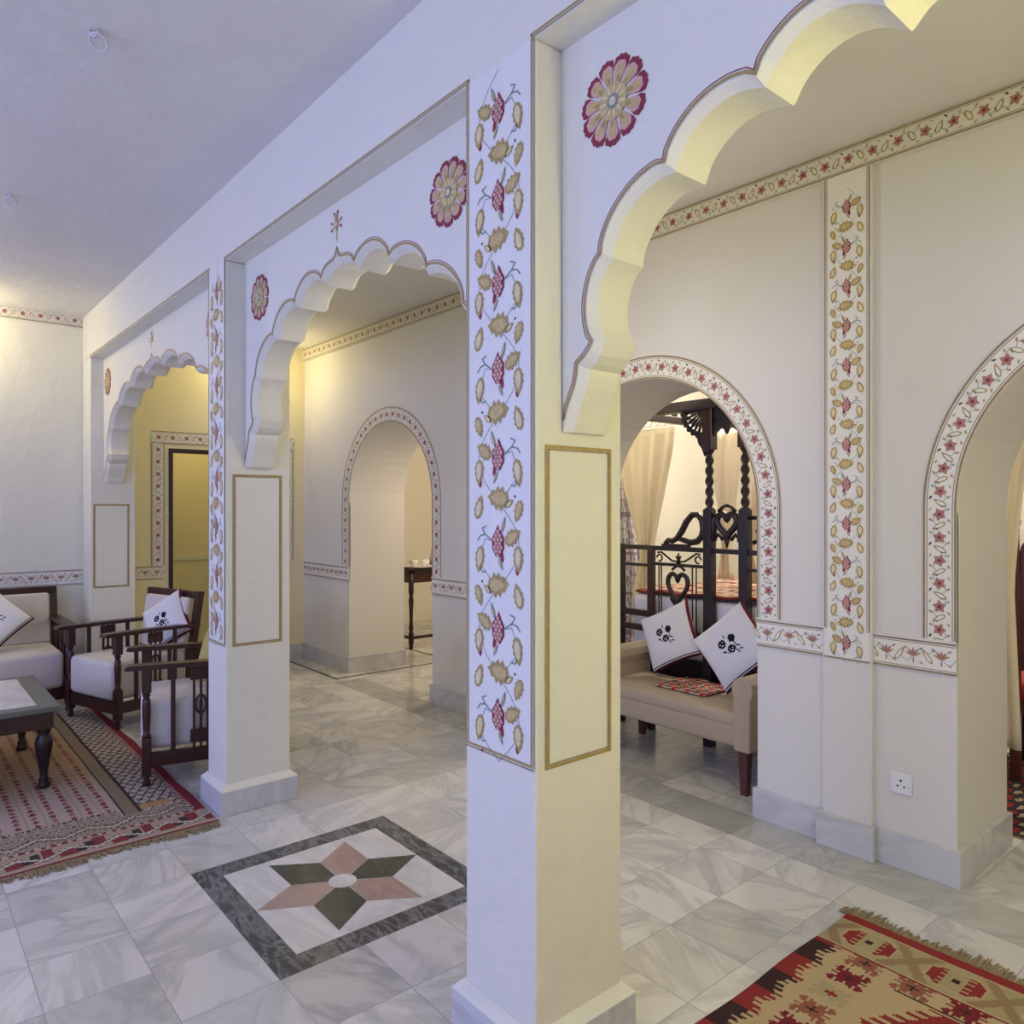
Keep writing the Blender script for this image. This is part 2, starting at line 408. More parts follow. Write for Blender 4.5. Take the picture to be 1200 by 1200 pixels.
# surface frames --------------------------------------------------
def on_x(x, sgn=-1):   # wall plane x=const facing -x: s=z? returns map for (s=z, w=y)
    return lambda s, w, h: (x + sgn * h, w, s)
def on_x_h(x, zc, sgn=-1):   # band running along y, centred at height zc
    return lambda s, w, h: (x + sgn * h, s, zc + w)
def on_x_v(x, yc, sgn=-1):   # band running up z, centred at yc (w positive = towards -y = right in view)
    return lambda s, w, h: (x + sgn * h, yc - w, s)
def on_y_h(y, zc): return lambda s, w, h: (s, y - h, zc + w)
def on_y_v(y, xc): return lambda s, w, h: (xc + w, y - h, s)

# ------------------------------------------------------------------ layout
A = 1.29; AB = 1.62; SP = 1.384; SPB = 1.54; ZT = 2.712; CE = 3.08
REAR = 3.25; RB = 3.83; YE = 7.08; YN = -2.6; XL = -2.7
XF, YF = 7.6, 8.6
P1 = (1.435, 1.735); P2 = (3.70, 3.955); P3 = 6.785; P0 = (-.80, -.495)

# floor ------------------------------------------------------------
mb = MB()
hx0, hx1, hy0, hy1 = .97, 1.87, 2.29, 3.19
xs = [XL - .2, hx0, hx1, XF]; ys = [YN - .2, hy0, hy1, YF]
for i in range(3):
    for j in range(3):
        if i == 1 and j == 1: continue
        mb.box(xs[i], xs[i + 1], ys[j], ys[j + 1], -.08, 0, 'floor_marble')
floor = struct(mb, 'floor')
mb = MB(); mb.box(2.98, 3.24, YN, 5.9, -.01, .0004, 'floor_border_marble'); mb.build('border_slabs', floor)
mb = MB()
C0 = (1.42, 2.74); b = .098
def quad(mb, pts, mat, z0=-.02, z1=0):
    mb.prism(pts, lambda a, c: (a, c, z0), lambda a, c: (a, c, z1), mat)
o = [(hx0, hy0), (hx1, hy0), (hx1, hy1), (hx0, hy1)]; n_ = [(hx0 + b, hy0 + b), (hx1 - b, hy0 + b), (hx1 - b, hy1 - b), (hx0 + b, hy1 - b)]
def inset(pts, d=.0008):
    cx = sum(p[0] for p in pts) / len(pts); cy = sum(p[1] for p in pts) / len(pts)
    return [(x + (cx - x) * d / max(.01, math.hypot(x - cx, y - cy)), y + (cy - y) * d / max(.01, math.hypot(x - cx, y - cy))) for x, y in pts]
for k in range(4):
    quad(mb, inset([o[k], o[(k + 1) % 4], n_[(k + 1) % 4], n_[k]], .001), 'dark_marble')
bo = mb.build('inlay_border', floor); bo['label'] = 'veined black marble frame of the floor inlay'
mb = MB(); quad(mb, n_, 'white_stone', -.02, -.0006)
mb.build('inlay_field', floor)
for k in range(6):
    a = PI / 3 * k; mb = MB()
    tip = (C0[0] + .352 * cos(a), C0[1] + (.352 if k % 3 else .352) * sin(a))
    tipy = .315 / .305 if k % 3 else 1
    tip = (C0[0] + .352 * cos(a), C0[1] + .352 * sin(a) * tipy)
    pl = [(C0[0] + .05 * cos(a), C0[1] + .05 * sin(a)), (C0[0] + .20 * cos(a - PI / 6), C0[1] + .20 * sin(a - PI / 6)), tip, (C0[0] + .20 * cos(a + PI / 6), C0[1] + .20 * sin(a + PI / 6))]
    pl[0] = (C0[0] + .004 * cos(a), C0[1] + .004 * sin(a))
    quad(mb, inset(pl, .0012), 'green_black_stone' if k % 2 == 0 else 'pink_stone', -.01, .0002)
    mb.build('star_point', floor)
mb = MB(); mb.prism([(C0[0] + .056 * cos(t * PI / 12), C0[1] + .056 * sin(t * PI / 12)) for t in range(24)], lambda a, c: (a, c, -.01), lambda a, c: (a, c, .0006), 'white_stone')
mb.build('star_center', floor)
# thin black lines inlaid round the far arch
mb = MB()
def fl(x0, x1, y0, y1): mb.box(x0, x1, y0, y1, -.002, .0006, 'green_black_stone')
fl(3.04, 3.07, 6.0, YE); fl(3.04, 4.25, 5.99, 6.03); fl(4.27, 4.31, 6.2, 7.6); fl(4.27, 5.6, 6.17, 6.2)
mb.build('inlay_line', floor)

# ceiling ----------------------------------------------------------
mb = MB(); mb.box(XL - .2, XF, YN - .2, YF, CE, CE + .1, 'ceiling_paint'); struct(mb, 'ceiling')

# arch profile -----------------------------------------------------
def arc(p0, p1, bulge, n=14):
    (x0, y0), (x1, y1) = p0, p1; out = []
    dx, dy = x1 - x0, y1 - y0; l = math.hypot(dx, dy); nx, ny = -dy / l, dx / l
    for i in range(1, n + 1):
        t = i / n; h = 4 * bulge * t * (1 - t) * (1 + .25 * (1 - 2 * abs(t - .5)) - .25 * 0)
        h = bulge * (1 - (2 * t - 1) ** 2) ** .75
        out.append((x0 + dx * t + nx * h, y0 + dy * t + ny * h))
    return out
def half_profile():
    """right half (positive offset), peak first"""
    p = [(0, 2.525), (.010, 2.500), (.030, 2.487), (.060, 2.484), (.090, 2.479), (.118, 2.464), (.137, 2.440)]
    def up(a, b_, bul):   # bulge away from the opening
        return arc(a, b_, bul)
    p += up((.137, 2.440), (.388, 2.396), .066)
    p += up((.388, 2.396), (.622, 2.297), .057)
    p += up((.622, 2.297), (.822, 2.137), .050)
    p += up((.822, 2.137), (.850, 1.925), .040)
    p += [(.862, 1.905), (.880, 1.888), (.905, 1.872), (.908, 1.845), (.915, 1.82), (.930, 1.79), (.945, 1.76), (.955, 1.73), (.9649, 1.70)]
    return p
HP = half_profile()
def opening(cy, half, extra=0.0):
    """list of (y,z) from +y bottom over the peak to -y bottom; extra = outward offset"""
    k = half / .965
    R = [(o_ * k, z) for o_, z in HP]
    full = [(o_, z) for o_, z in R[::-1]] + [(-o_, z) for o_, z in R[1:]]
    out = []
    n = len(full)
    for i, (x, z) in enumerate(full):
        a = full[max(i - 1, 0)]; c = full[min(i + 1, n - 1)]; dx, dz = c[0] - a[0], c[1] - a[1]; l = math.hypot(dx, dz)
        nx, nz = dz / l, -dx / l    # going from +y to -y over the top: outward
        xx, zz = x + nx * extra, z + nz * extra
        lim = half - .0002
        xx = max(-lim, min(lim, xx)); 
        if extra and (i == 0 or i == n - 1): zz = z
        out.append((cy + xx, zz))
    return out
def make_arch(cy, half, label, medal_r, finial=True):
    t = thing('scalloped_arch', label, 'arch', (0, 0, 0), 0, None)
    mb = MB()
    loops = [(SP, -.004), (SP + .024, -.022), (SPB - .02, -.022), (SPB, -.006)]
    L = [[(x, y, z) for y, z in opening(cy, half, e)] for x, e in loops]
    n = len(L[0])
    # faces: front & back n-gons
    for (x, e), ll, in ((loops[0], L[0]), (loops[3], L[3])):
        # ladder of quads from outline up to the top edge avoids bad triangulation
        vs = ll + [(x, cy + half, ZT), (x, cy - half, ZT)]
        mb.add(vs, [tuple(range(n)) + (n + 1, n)], 'wall_paint')
    for a, c in zip(L[:-1], L[1:]):
        mb.add(a + c, [(i, i + 1, n + i + 1, n + i) for i in range(n - 1)], 'wall_paint')
    for e in (0, n - 1):  # underside of the corbel
        vs = [l[e] for l in L] + [(L[3][e][0], cy + (half if e == 0 else -half), 1.70), (L[0][e][0], cy + (half if e == 0 else -half), 1.70)]
        mb.add(vs, [tuple(range(6))], 'wall_paint')
    mb.build('spandrel', t)
    # double outline following the scallops
    P = Paint(lambda s, w, h: (SP - h, s, w))
    for off, wd, m in ((.004, .008, 'paint_gold'), (.0125, .0025, 'paint_maroon')):
        pts = opening(cy, half, off); 
        pts = [(max(cy - half + .006, min(cy + half - .006, y)), z) for y, z in pts][1:-1]
        P.line(pts, wd, m, 2)
    P.build('painted_outline', t)
    for yy in medal_r:
        P = Paint(lambda s, w, h: (SP - h, s, w)); rosette(P, yy, 2.503, .108); P.build('painted_medallion', t)
    if finial:
        P = Paint(lambda s, w, h: (SP - h, cy - s, w + 2.56))
        P.line([(0, 0), (0, .05)], .010, 'paint_ochre', 2); P.leaf(0, .075, 1.57, .075, .028, 'paint_gold', 4)
        for a in (.25, 1.3, 2.0, 2.9, -.35, 3.5):
            P.leaf(.022 * cos(a), .065 + .026 * sin(a), a, .042, .014, 'paint_pink', 3); P.disc(.042 * cos(a), .065 + .048 * sin(a), .006, 'paint_maroon', 5, 7)
        P.disc(0, .065, .009, 'paint_pale', 5); P.build('painted_finial', t)
    return t
make_arch(.47, .965, 'big scalloped plaster arch nearest the camera, cut off at the top right', [1.25, -.31])
make_arch((P1[1] + P2[0]) / 2, (P2[0] - P1[1]) / 2, 'scalloped plaster arch between the two floral pillars', [1.95, 3.505])
make_arch((P2[1] + P3) / 2, (P3 - P2[1]) / 2, 'farthest scalloped plaster arch behind the armchairs', [4.16, 6.63])

# arcade beam (structure) --------------------------------------------
mb = MB(); mb.box(A, AB, YN, YE, ZT, CE, 'wall_paint'); arcade = struct(mb, 'wall_arcade')
P = Paint(on_x(A))
def frame_line(y0, y1, zt=ZT, zb=.815):
    # painted moulding line around each recessed bay, in (s=z, w=y)
    for off, wd, m in ((.014, .007, 'paint_gold'), (.0055, .0035, 'paint_line')):
        P.strip(zt + off - wd / 2, zt + off + wd / 2, y0 - off - wd / 2, y1 + off + wd / 2, m, 2)
        for yy in (y0 - off, y1 + off): P.strip(zt - .001, zt + off, yy - wd / 2, yy + wd / 2, m, 2)
frame_line(P0[1], P1[0]); frame_line(P1[1], P2[0]); frame_line(P2[1], P3)
P.build('moulding_line', arcade)

# pillars --------------------------------------------------------------
def panel_lines(P, x0, x1, z0, z1):
    for off, wd, m in ((0, .009, 'paint_gold'), (.010, .004, 'paint_line')):
        a0, a1, c0, c1 = x0 + off, x1 - off, z0 + off, z1 - off
        P.strip(c0, c0 + wd, a0, a1, m, 2); P.strip(c1 - wd, c1, a0, a1, m, 2)
        P.strip(c0, c1, a0, a0 + wd, m, 3); P.strip(c0, c1, a1 - wd, a1, m, 3)
def make_pillar(y0, y1, label, band=True, near_panel=True, zband=(.825, 2.70), period=.2363, phase=1):
    t = thing('painted_pillar', label, 'pillar', ((A + AB) / 2, (y0 + y1) / 2, 0))
    ox, oy = (A + AB) / 2, (y0 + y1) / 2
    mb = MB(); mb.box(A - ox, AB - ox, y0 - oy, y1 - oy, 0, ZT, 'wall_paint', .007); mb.build('shaft', t)
    # plinth with a sloping plaster cap
    e = .030; mb = MB(); X0, X1, Y0, Y1 = A - ox, AB - ox, y0 - oy, y1 - oy
    mb.box(X0 - e, X1 + e, Y0 - e, Y1 + e, 0, .118, 'skirting_marble', .003)
    vs = [(X0 - e, Y0 - e, .118), (X1 + e, Y0 - e, .118), (X1 + e, Y1 + e, .118), (X0 - e, Y1 + e, .118), (X0 - .003, Y0 - .003, .145), (X1 + .003, Y0 - .003, .145), (X1 + .003, Y1 + .003, .145), (X0 - .003, Y1 + .003, .145)]
    mb.add(vs, [(0, 1, 5, 4), (1, 2, 6, 5), (2, 3, 7, 6), (3, 0, 4, 7), (4, 5, 6, 7), (3, 2, 1, 0)], 'wall_paint'); mb.build('plinth', t)
    if band:
        yc = 0; hw = (y1 - y0) / 2 - .0105
        P = Paint(lambda s, w, h: (A - ox - .0005 - h, -w, s))
        P.strip(zband[0], ZT, -hw, hw, 'band_white', 1)
        for off, wd, m in ((0, .007, 'paint_gold'), (-.0075, .0035, 'paint_line')):
            for sg in (-1, 1):
                a_, b_ = sorted((sg * (hw - off), sg * (hw - off - wd))); P.strip(zband[0], ZT, a_, b_, m, 2 if off == 0 else 1)
            P.strip(zband[0] + off, zband[0] + off + wd, -hw + off, hw - off, m, 3)
        P.smin = zband[0] - .005; P.smax = ZT + .01
        c = zband[0] + .105; i = phase
        while c < zband[1] + .02:
            big_motif(P, c, period, hw * .82, i % 2 == 0); c += period; i += 1
        P.build('floral_band', t)
    if near_panel:
        P = Paint(lambda s, w, h: (w - ox, y0 - oy - .0005 - h, s)); panel_lines(P, A + .033, AB - .045, .815, 1.665); P.build('painted_panel', t)
    return t
make_pillar(*P1, 'square cream pillar nearest the camera with red and gold floral band')
make_pillar(*P2, 'square cream pillar with floral band between second and third arches', phase=0)
make_pillar(*P0, 'square cream pillar at the near end of the arcade')
# end pilaster
t = thing('painted_pilaster', 'cream half pillar with plain outlined panel beside the far sofa wall', 'pillar', (1.455, 6.93, 0))
mb = MB(); mb.box(A - 1.455, AB - 1.455, P3 - 6.93, YE - 6.93 - .004, 0, ZT, 'wall_paint', .006); mb.build('shaft', t)
mb = MB(); mb.box(A - 1.455 - .03, AB - 1.455 + .03, P3 - 6.93 - .03, YE - 6.93 - .004, 0, .13, 'skirting_marble', .004); mb.build('plinth', t)
P = Paint(lambda s, w, h: (w - 1.455, P3 - 6.93 - .0005 - h, s)); panel_lines(P, 1.31, 1.575, .85, 1.53); P.build('painted_panel', t)

# rear wall with three round arches --------------------------------------
ARCH = [(5.47, .67, 1.55), (2.72, .715, 1.50), (.41, .715, 1.50)]   # centre, radius, spring
def rear_poly():
    pts = [(YE, 0)]
    for cy, r, sp in ARCH:
        pts.append((cy + r, 0)); pts.append((cy + r, sp))
        for k in range(1, 24): a = PI * k / 24; pts.append((cy + r * cos(a), sp + r * sin(a)))
        pts.append((cy - r, sp)); pts.append((cy - r, 0))
    pts += [(YN, 0), (YN, CE), (YE, CE)]
    return pts
mb = MB(); pl = rear_poly()
mb.prism(pl, lambda a, c: (REAR, a, c), lambda a, c: (RB, a, c), 'wall_rear_paint')
rear = struct(mb, 'wall_rear')
# shallow pilaster strips on the rear wall
mb = MB(); PB = (1.447, 1.665)
for yy in (PB, (3.95, 4.17)):
    mb.box(REAR - .024, REAR + .01, yy[0], yy[1], 0, CE, 'wall_rear_paint', .003)
mb.build('pilaster_strip', rear)
# crown band
P = Paint(on_x_h(REAR - .026, 3.02)); small_band(P, YN, YE - .02, .055, .105, 'star', 'band_cream', 1, lw=.007)
P.build('crown_border', rear)
mb = MB(); mb.box(REAR - .026, REAR + .005, YN, YE, 2.962, 3.078, 'band_cream'); mb.build('crown_backing', rear)
for i, (cy, r, sp) in enumerate(ARCH):
    L1 = sp - .965; La = PI * (r + .0625); hw = .0625; rc = r + .0625
    def mp(s, w, h, cy=cy, sp=sp, L1=L1, La=La, rc=rc):
        x = REAR - .006 - h
        if s < L1: return (x, cy - rc - w, .965 + s)
        if s < L1 + La:
            a = (s - L1) / rc; rr = rc + w; return (x, cy - rr * cos(a), sp + rr * sin(a))
        return (x, cy + rc + w, sp - (s - L1 - La))
    P = Paint(mp); small_band(P, 0, 2 * L1 + La, hw, .093, 'star', 'band_white', 96, lw=.009); P.build('arch_border', rear)
    mb = MB(); n = 96; vs = []; 
    for k in range(n + 1):
        s = (2 * L1 + La) * k / n; a_ = mp(s, -hw, 0); b_ = mp(s, hw, 0); vs += [a_, b_, (REAR + .01, b_[1], b_[2]), (REAR + .01, a_[1], a_[2])]
    fs = []
    for k in range(n):
        for q in range(4): fs.append((4 * k + q, 4 * k + (q + 1) % 4, 4 * k + 4 + (q + 1) % 4, 4 * k + 4 + q))
    fs += [(3, 2, 1, 0), (4 * n, 4 * n + 1, 4 * n + 2, 4 * n + 3)]
    mb.add(vs, fs, 'band_white'); mb.build('arch_moulding', rear)
# dado bands between the arches
segs = [(YE, ARCH[0][0] + ARCH[0][1]), (ARCH[0][0] - ARCH[0][1], 4.17), (3.95, ARCH[1][0] + .715), (ARCH[1][0] - .715, PB[1]), (PB[0], ARCH[2][0] + .715), (ARCH[2][0] - .715, YN)]
for a_, b_ in segs:
    P = Paint(on_x_h(REAR - .008, .897)); small_band(P, b_, a_, .063, .098, 'lotus', 'band_white', 1, lw=.008); P.build('dado_border', rear)
    mb = MB(); mb.box(REAR - .008, REAR + .005, b_, a_, .832, .962, 'band_white'); mb.box(REAR - .014, REAR + .005, b_, a_, .960, .970, 'wall_rear_paint'); mb.build('dado_rail', rear)
# vertical vine on the pilaster
for yy in (PB, (3.95, 4.17)):
    yc = (yy[0] + yy[1]) / 2; hw = .1; P = Paint(on_x_v(REAR - .0245, yc))
    P.strip(.835, 2.962, -hw, hw, 'band_white', 1)
    for sg in (-1, 1):
        for off, wd in ((0, .006), (.010, .003)):
            a_, b_ = sorted((sg * (hw - off), sg * (hw - off - wd))); P.strip(.965, 2.962, a_, b_, 'paint_line', 2)
    P.strip(.835, .842, -hw, hw, 'paint_line', 3)
    P.smin = .84; P.smax = 2.962
    c = .835 + .075; i = 0
    while c < 2.98: big_motif(P, c, .173, hw * .80, i % 2 == 0); c += .173; i += 1
    P.build('floral_band', rear)
# skirting of the rear wall with returns through the arches
def skirting(name, boxes, h=.145, parent=None):
    mb = MB()
    for (x0, x1, y0, y1) in boxes: mb.box(x0, x1, y0, y1, 0, h, 'skirting_marble', .003)
    return struct(mb, name, parent)
e = .018; bx = []
edges = [YE - .001] + [v for cy, r, sp in ARCH for v in (cy + r, cy - r)] + [YN]
for k in range(0, len(edges), 2):
    y1_, y0_ = edges[k], edges[k + 1]
    ya = y0_ - (e if k < len(edges) - 2 else 0); yb = y1_ + (e if k > 0 else 0)
    if y0_ < 1.5 < y1_:
        bx += [(REAR - e, RB + e, ya, PB[0] - e), (REAR - .035 - e, RB + e, PB[0] - e, PB[1] + e), (REAR - e, RB + e, PB[1] + e, yb)]
    else: bx += [(REAR - e, RB + e, ya, yb)]
skirting('baseboard_rear', bx)

# end wall (far), with the doorway at the corridor's end ---------------------
DX0, DX1, DZ = 1.965, 2.985, 2.03
mb = MB()
mb.box(XL, 1.455, YE + .001, YE + .25, 0, CE, 'wall_paint')
struct(mb, 'wall_far')
mb = MB()
mb.prism([(1.455, 0), (DX0, 0), (DX0, DZ), (DX1, DZ), (DX1, 0), (REAR + .3, 0), (REAR + .3, CE), (1.455, CE)], lambda a, c: (a, YE, c), lambda a, c: (a, YE + .25, c), 'yellow_paint')
cw = struct(mb, 'wall_corridor_end')
P = Paint(on_y_h(YE - .003, 3.05)); small_band(P, XL, A, .05, .12, 'star', 'band_cream', lw=.007); P.build('crown_border', bpy.data.objects['wall_far'])
P = Paint(on_y_h(YE - .003, .925)); small_band(P, XL, A, .062, .105, 'lotus', 'band_white', lw=.007); P.build('dado_border', bpy.data.objects['wall_far'])
P = Paint(on_y_h(YE - .003, .925)); small_band(P, AB, DX0 - .05, .058, .105, 'lotus', 'band_cream', lw=.007); P.build('dado_border', cw)
P = Paint(on_y_v(YE - .004, DX0 - .09)); small_band(P, .985, 2.07, .055, .105, 'star', 'band_cream', lw=.007); P.build('door_border', cw)
P = Paint(on_y_v(YE - .004, DX1 + .09)); small_band(P, .985, 2.07, .055, .105, 'star', 'band_cream', lw=.007); P.build('door_border', cw)
P = Paint(on_y_h(YE - .004, 2.125)); small_band(P, DX0 - .145, DX1 + .145, .055, .115, 'star', 'band_cream', lw=.007); P.build('door_border', cw)
skirting('baseboard_far', [(XL, A - .04, YE - .018, YE + .01), (AB + .04, DX0 - .03, YE - .018, YE + .01), (DX1 + .03, REAR - .02, YE - .018, YE + .01)])
mb = MB(); q = .035
mb.box(DX0, DX0 + q, YE - .012, YE + .10, 0, DZ, 'black_wood', .003); mb.box(DX1 - q, DX1, YE - .012, YE + .10, 0, DZ, 'black_wood', .003); mb.box(DX0 + q, DX1 - q, YE - .012, YE + .10, DZ - q, DZ, 'black_wood', .003)
struct(mb, 'door_1')
# little lobby behind the door
mb = MB(); mb.box(1.5, 3.25, 8.35, 8.6, 0, CE, 'yellow_paint'); mb.box(1.3, 1.5, YE + .25, 8.6, 0, CE, 'yellow_paint'); mb.box(3.25, 3.5, YE + .25, 8.6, 0, CE, 'yellow_paint')
mb.box(1.5, 3.25, 8.335, 8.35, .94, .985, 'band_cream', .003); mb.box(2.0, 2.18, 8.28, 8.35, 0, 1.72, 'yellow_paint', .01)
struct(mb, 'wall_lobby')

# remaining shell ---------------------------------------------------------------
mb = MB()
def wall_with_windows(x, wins):
    ys_ = [YN]; 
    for (a_, b_) in wins: mb.box(x - .2, x, ys_[-1], a_, 0, CE, 'wall_paint'); mb.box(x - .2, x, a_, b_, 0, .8, 'wall_paint'); mb.box(x - .2, x, a_, b_, 2.5, CE, 'wall_paint'); ys_.append(b_)
    mb.box(x - .2, x, ys_[-1], YE + .25, 0, CE, 'wall_paint')
WINS = [(-1.4, .1), (1.4, 2.9), (4.2, 5.7)]
wall_with_windows(XL, WINS); struct(mb, 'wall_left')
mb = MB(); mb.box(XL, XF, YN - .2, YN, 0, CE, 'wall_paint'); struct(mb, 'wall_near')
for i, (a_, b_) in enumerate(WINS):
    mb = MB()
    for (y0, y1, z0, z1) in ((a_, b_, .8, .86), (a_, b_, 2.44, 2.5), (a_, a_ + .06, .86, 2.44), (b_ - .06, b_, .86, 2.44), ((a_ + b_) / 2 - .03, (a_ + b_) / 2 + .03, .86, 2.44)):
        mb.box(XL - .15, XL - .10, y0, y1, z0, z1, 'dark_wood')
    struct(mb, 'window_%d' % (i + 1))
# bedroom shell
mb = MB(); mb.box(RB, XF, 4.56, 4.68, 0, CE, 'warm_paint'); struct(mb, 'wall_partition')
mb = MB(); mb.box(XF, XF + .2, YN, 8.6, 0, CE, 'warm_paint'); struct(mb, 'wall_bedroom')
mb = MB(); mb.box(3.5, XF, 8.4, 8.6, 0, CE, 'warm_paint'); mb.box(RB - .3, RB, YE + .25, 8.4, 0, CE, 'warm_paint'); struct(mb, 'wall_hall_end')

# power socket -----------------------------------------------------------------
t = thing('power_socket', 'white wall socket low on the wall between the round arches', 'socket', (REAR - .0005, 1.335, .352))
mb = MB(); mb.box(-.009, 0, -.043, .043, -.043, .043, 'white_plastic', .003); mb.build('face_plate', t)
mb = MB()
for y, z, r in ((0.0, .014, .005), (-.013, -.010, .004), (.013, -.010, .004)):
    mb.lathe([(r, -.0102), (r, -.008)], 'dark_slot', y, z, 10, Matrix(((0, 0, 1, 0), (1, 0, 0, 0), (0, 1, 0, 0), (0, 0, 0, 1))))
mb.build('socket_hole', t)
mb = MB(); mb.box(-.013, -.008, -.034, -.024, -.014, .014, 'white_plastic', .002); mb.build('switch', t)

# ceiling hooks ------------------------------------------------------------------
for (x, y, lab) in ((.54, 2.78, 'iron ring hook in the ceiling, nearer the camera'), (.49, 4.52, 'iron ring hook in the ceiling, farther back by the left edge')):
    t = thing('ceiling_hook', lab, 'hook', (x, y, CE), .65, None)
    mb = MB(); mb.tube([(0, .014, 0), (0, .014, -.014), (0, 0, -.022), (0, -.014, -.014), (0, -.014, 0)], .0045, 'iron'); mb.build('staple', t)
    mb = MB(); mb.tube([(.024 * cos(a) + .020, 0.001 + .029 * sin(a), -.028 - .016 * cos(a)) for a in [2 * PI * k / 18 for k in range(18)]], .0045, 'iron', closed=True); mb.build('ring', t)

# ------------------------------------------------------------------ rugs
def art(rows): return rows
HOOK = ["..#.#.#..", ".##.#.##.", "#..###..#", ".#######.", "..##o##..", "###ooo###", "..##o##..", ".#######.", "#..###..#", ".##.#.##.", "..#.#.#.."]
HOOK = [".#.#...#.#.", "##.##.##.##", ".#########.", "..###o###..", "####ooo####", "..###o###..", ".#########.", "##.##.##.##", ".#.#...#.#."]
beige = (.45, .34, .19); tan = (.28, .19, .10); red = (.24, .03, .03); maroon = (.17, .02, .028); dark = (.045, .022, .022); olive = (.36, .30, .16); cream = (.55, .46, .32); rust = (.26, .10, .06)
def rug2(e, q, Lx, Ly):
    """e: metres in from the fringed end, q: metres in from the long edge"""
    q2 = min(q, Ly - q)
    if e < .045: return red
    if e < .053: return beige
    if e < .215:
        c = e - .132; k = ((q - .005) % .27) - .135; a, b_ = abs(k), abs(c)
        hexd = a / .085 + max(0, b_ - .035) / .05
        if a < .085 and b_ < .062 and a * .75 + b_ < .098:
            if a < .076 and b_ < .055 and a * .75 + b_ < .087:
                tooth = (int((b_ + .002) / .011) % 2) * .02
                if a > .018 + tooth and c * k > -1: return red if (a + b_ * .0) > .030 + tooth else olive
                return olive if not (a < .012 and b_ < .010) else dark
            return beige
        if abs((.135 - a) - b_ * .75) < .020: return tan
        return olive
    if e < .221: return dark
    if e < .226: return beige
    if e < .232: return maroon
    # side border
    seg = int(e / .125); colr = red if seg % 2 else dark
    if q2 < .026: return colr if e > .23 else beige
    tooth = (int(e / .0125) % 2)
    tl = .045 + .028 * abs(((e / .125) % 1) - .5) * 2
    if q2 < tl + (.025 if tooth else 0) and not (q2 > tl and not tooth): return colr
    # inner field
    def med(ce, cq, a, b_, ca, cb):
        i = int((a - ce) / .0105 + 4.5 + 0); j = int((b_ - cq) / .0105 + 5.5)
        if 0 <= i < 9 and 0 <= j < 11 and (a - ce) / .0105 + 4.5 >= 0 and (b_ - cq) / .0105 + 5.5 >= 0:
            ch = HOOK[i][j]
            if ch == '#': return ca
            if ch == 'o': return cb
        return None
    inner = e > .315 and q2 > .265
    if inner:
        if e < .322 and q2 > .30: return dark
        if e < .332: return beige
        f = ((e - .33) % .40) - .20; g = q2 - .285
        tooth = (int((f + 5) / .017) % 2); edge = abs(f) * .55 + .012 + (.040 if tooth else 0)
        if g < edge: return beige
        h = ((g) % .30) - .17
        d = abs(f) * 1.1 + abs(h)
        if d < .028: return red
        if d < .07: return (.50, .43, .30) if (int((f + 5) / .016) + int((h + 5) / .022)) % 3 else dark
        if d < .085: return (.50, .43, .30)
        return red
    row = int((e - .20) / .115); ce = .2575 + row * .115
    cols = [rust, maroon, olive, rust, maroon, olive]
    if q2 < .265:
        ro = int((e - .20) / .115); r = med(.2575 + ro * .115, .185, e, q2, cols[ro % 3], dark if ro % 3 != 2 else red)
        if r: return r
    else:
        co = int((q2 - .11) / .15); r = med(.268, .185 + co * .15, e, q2, cols[(co + 2) % 3], dark if (co + 2) % 3 != 2 else red)
        if r: return r
    return beige
def fringe(name, parent, p0, p1, out, n, L=.085, z=.006):
    mb = MB(); p0 = Vector(p0); p1 = Vector(p1); out = Vector(out); d = (p1 - p0)
    for i in range(n):
        t = (i + random.random() * .6) / n; ln = L * (.7 + .4 * random.random()) * (1.0 + .25 * sin(t * 23))
        b_ = p0 + d * t; sk = d.normalized() * random.uniform(-.012, .012); hw = d.normalized() * d.length / n * random.uniform(.45, .75)
        m_ = b_ + out * ln * .55 + sk * .5; e_ = b_ + out * ln + sk
        zz = Vector((0, 0, z)); z2 = Vector((0, 0, z * .6 + random.random() * .005)); z3 = Vector((0, 0, .0025))
        lo = Vector((0, 0, -.0012))
        tp = [b_ - hw + zz, b_ + hw + zz, m_ + hw + z2, m_ - hw + z2, e_ + hw * .4 + z3, e_ - hw * .4 + z3]
        vs = tp + [v + lo for v in tp]
        mb.add(vs, [(0, 1, 2, 3), (3, 2, 4, 5), (9, 8, 7, 6), (11, 10, 8, 9), (0, 3, 9, 6), (3, 5, 11, 9), (1, 7, 8, 2), (2, 8, 10, 4), (5, 4, 10, 11)], 'fringe_wool')
    o_ = mb.build(name, parent); o_['kind'] = 'stuff'; o_['label'] = 'brown wool fringe'
    return o_
def make_rug(name, label, origin, ux, uy, Lx, Ly, fn, cell, T=.008):
    """origin corner; ux,uy unit vectors along e and q"""
    t = thing(name, label, 'rug', (*origin, 0)); ux = Vector(ux); uy = Vector(uy)
    def pos(a, b_):
        e_, q = a * Lx, b_ * Ly
        z = T + .0012 * sin(e_ * 9 + q * 4) + .0010 * sin(q * 13)
        wob = .004 * sin(e_ * 11) * (1 if b_ in (0, 1) else 0)
        p = ux * e_ + uy * (q + wob); return (p.x, p.y, z)
    grid_obj('weave', int(Lx / cell), int(Ly / cell), pos, lambda a, b_: fn(a * Lx, b_ * Ly, Lx, Ly), 'woven', t)
    mb = MB(); n = 60; ring = []
    for a, b_ in [(k / n, 0) for k in range(n)] + [(1, k / n) for k in range(n)] + [(1 - k / n, 1) for k in range(n)] + [(0, 1 - k / n) for k in range(n)]: ring.append((a, b_))
    vs = [pos(a, b_) for a, b_ in ring]; N = len(vs); vs += [(v[0], v[1], .0005) for v in vs]
    mb.add(vs, [(i, (i + 1) % N, N + (i + 1) % N, N + i) for i in range(N)], 'fringe_wool'); mb.build('edge_binding', t)
    return t
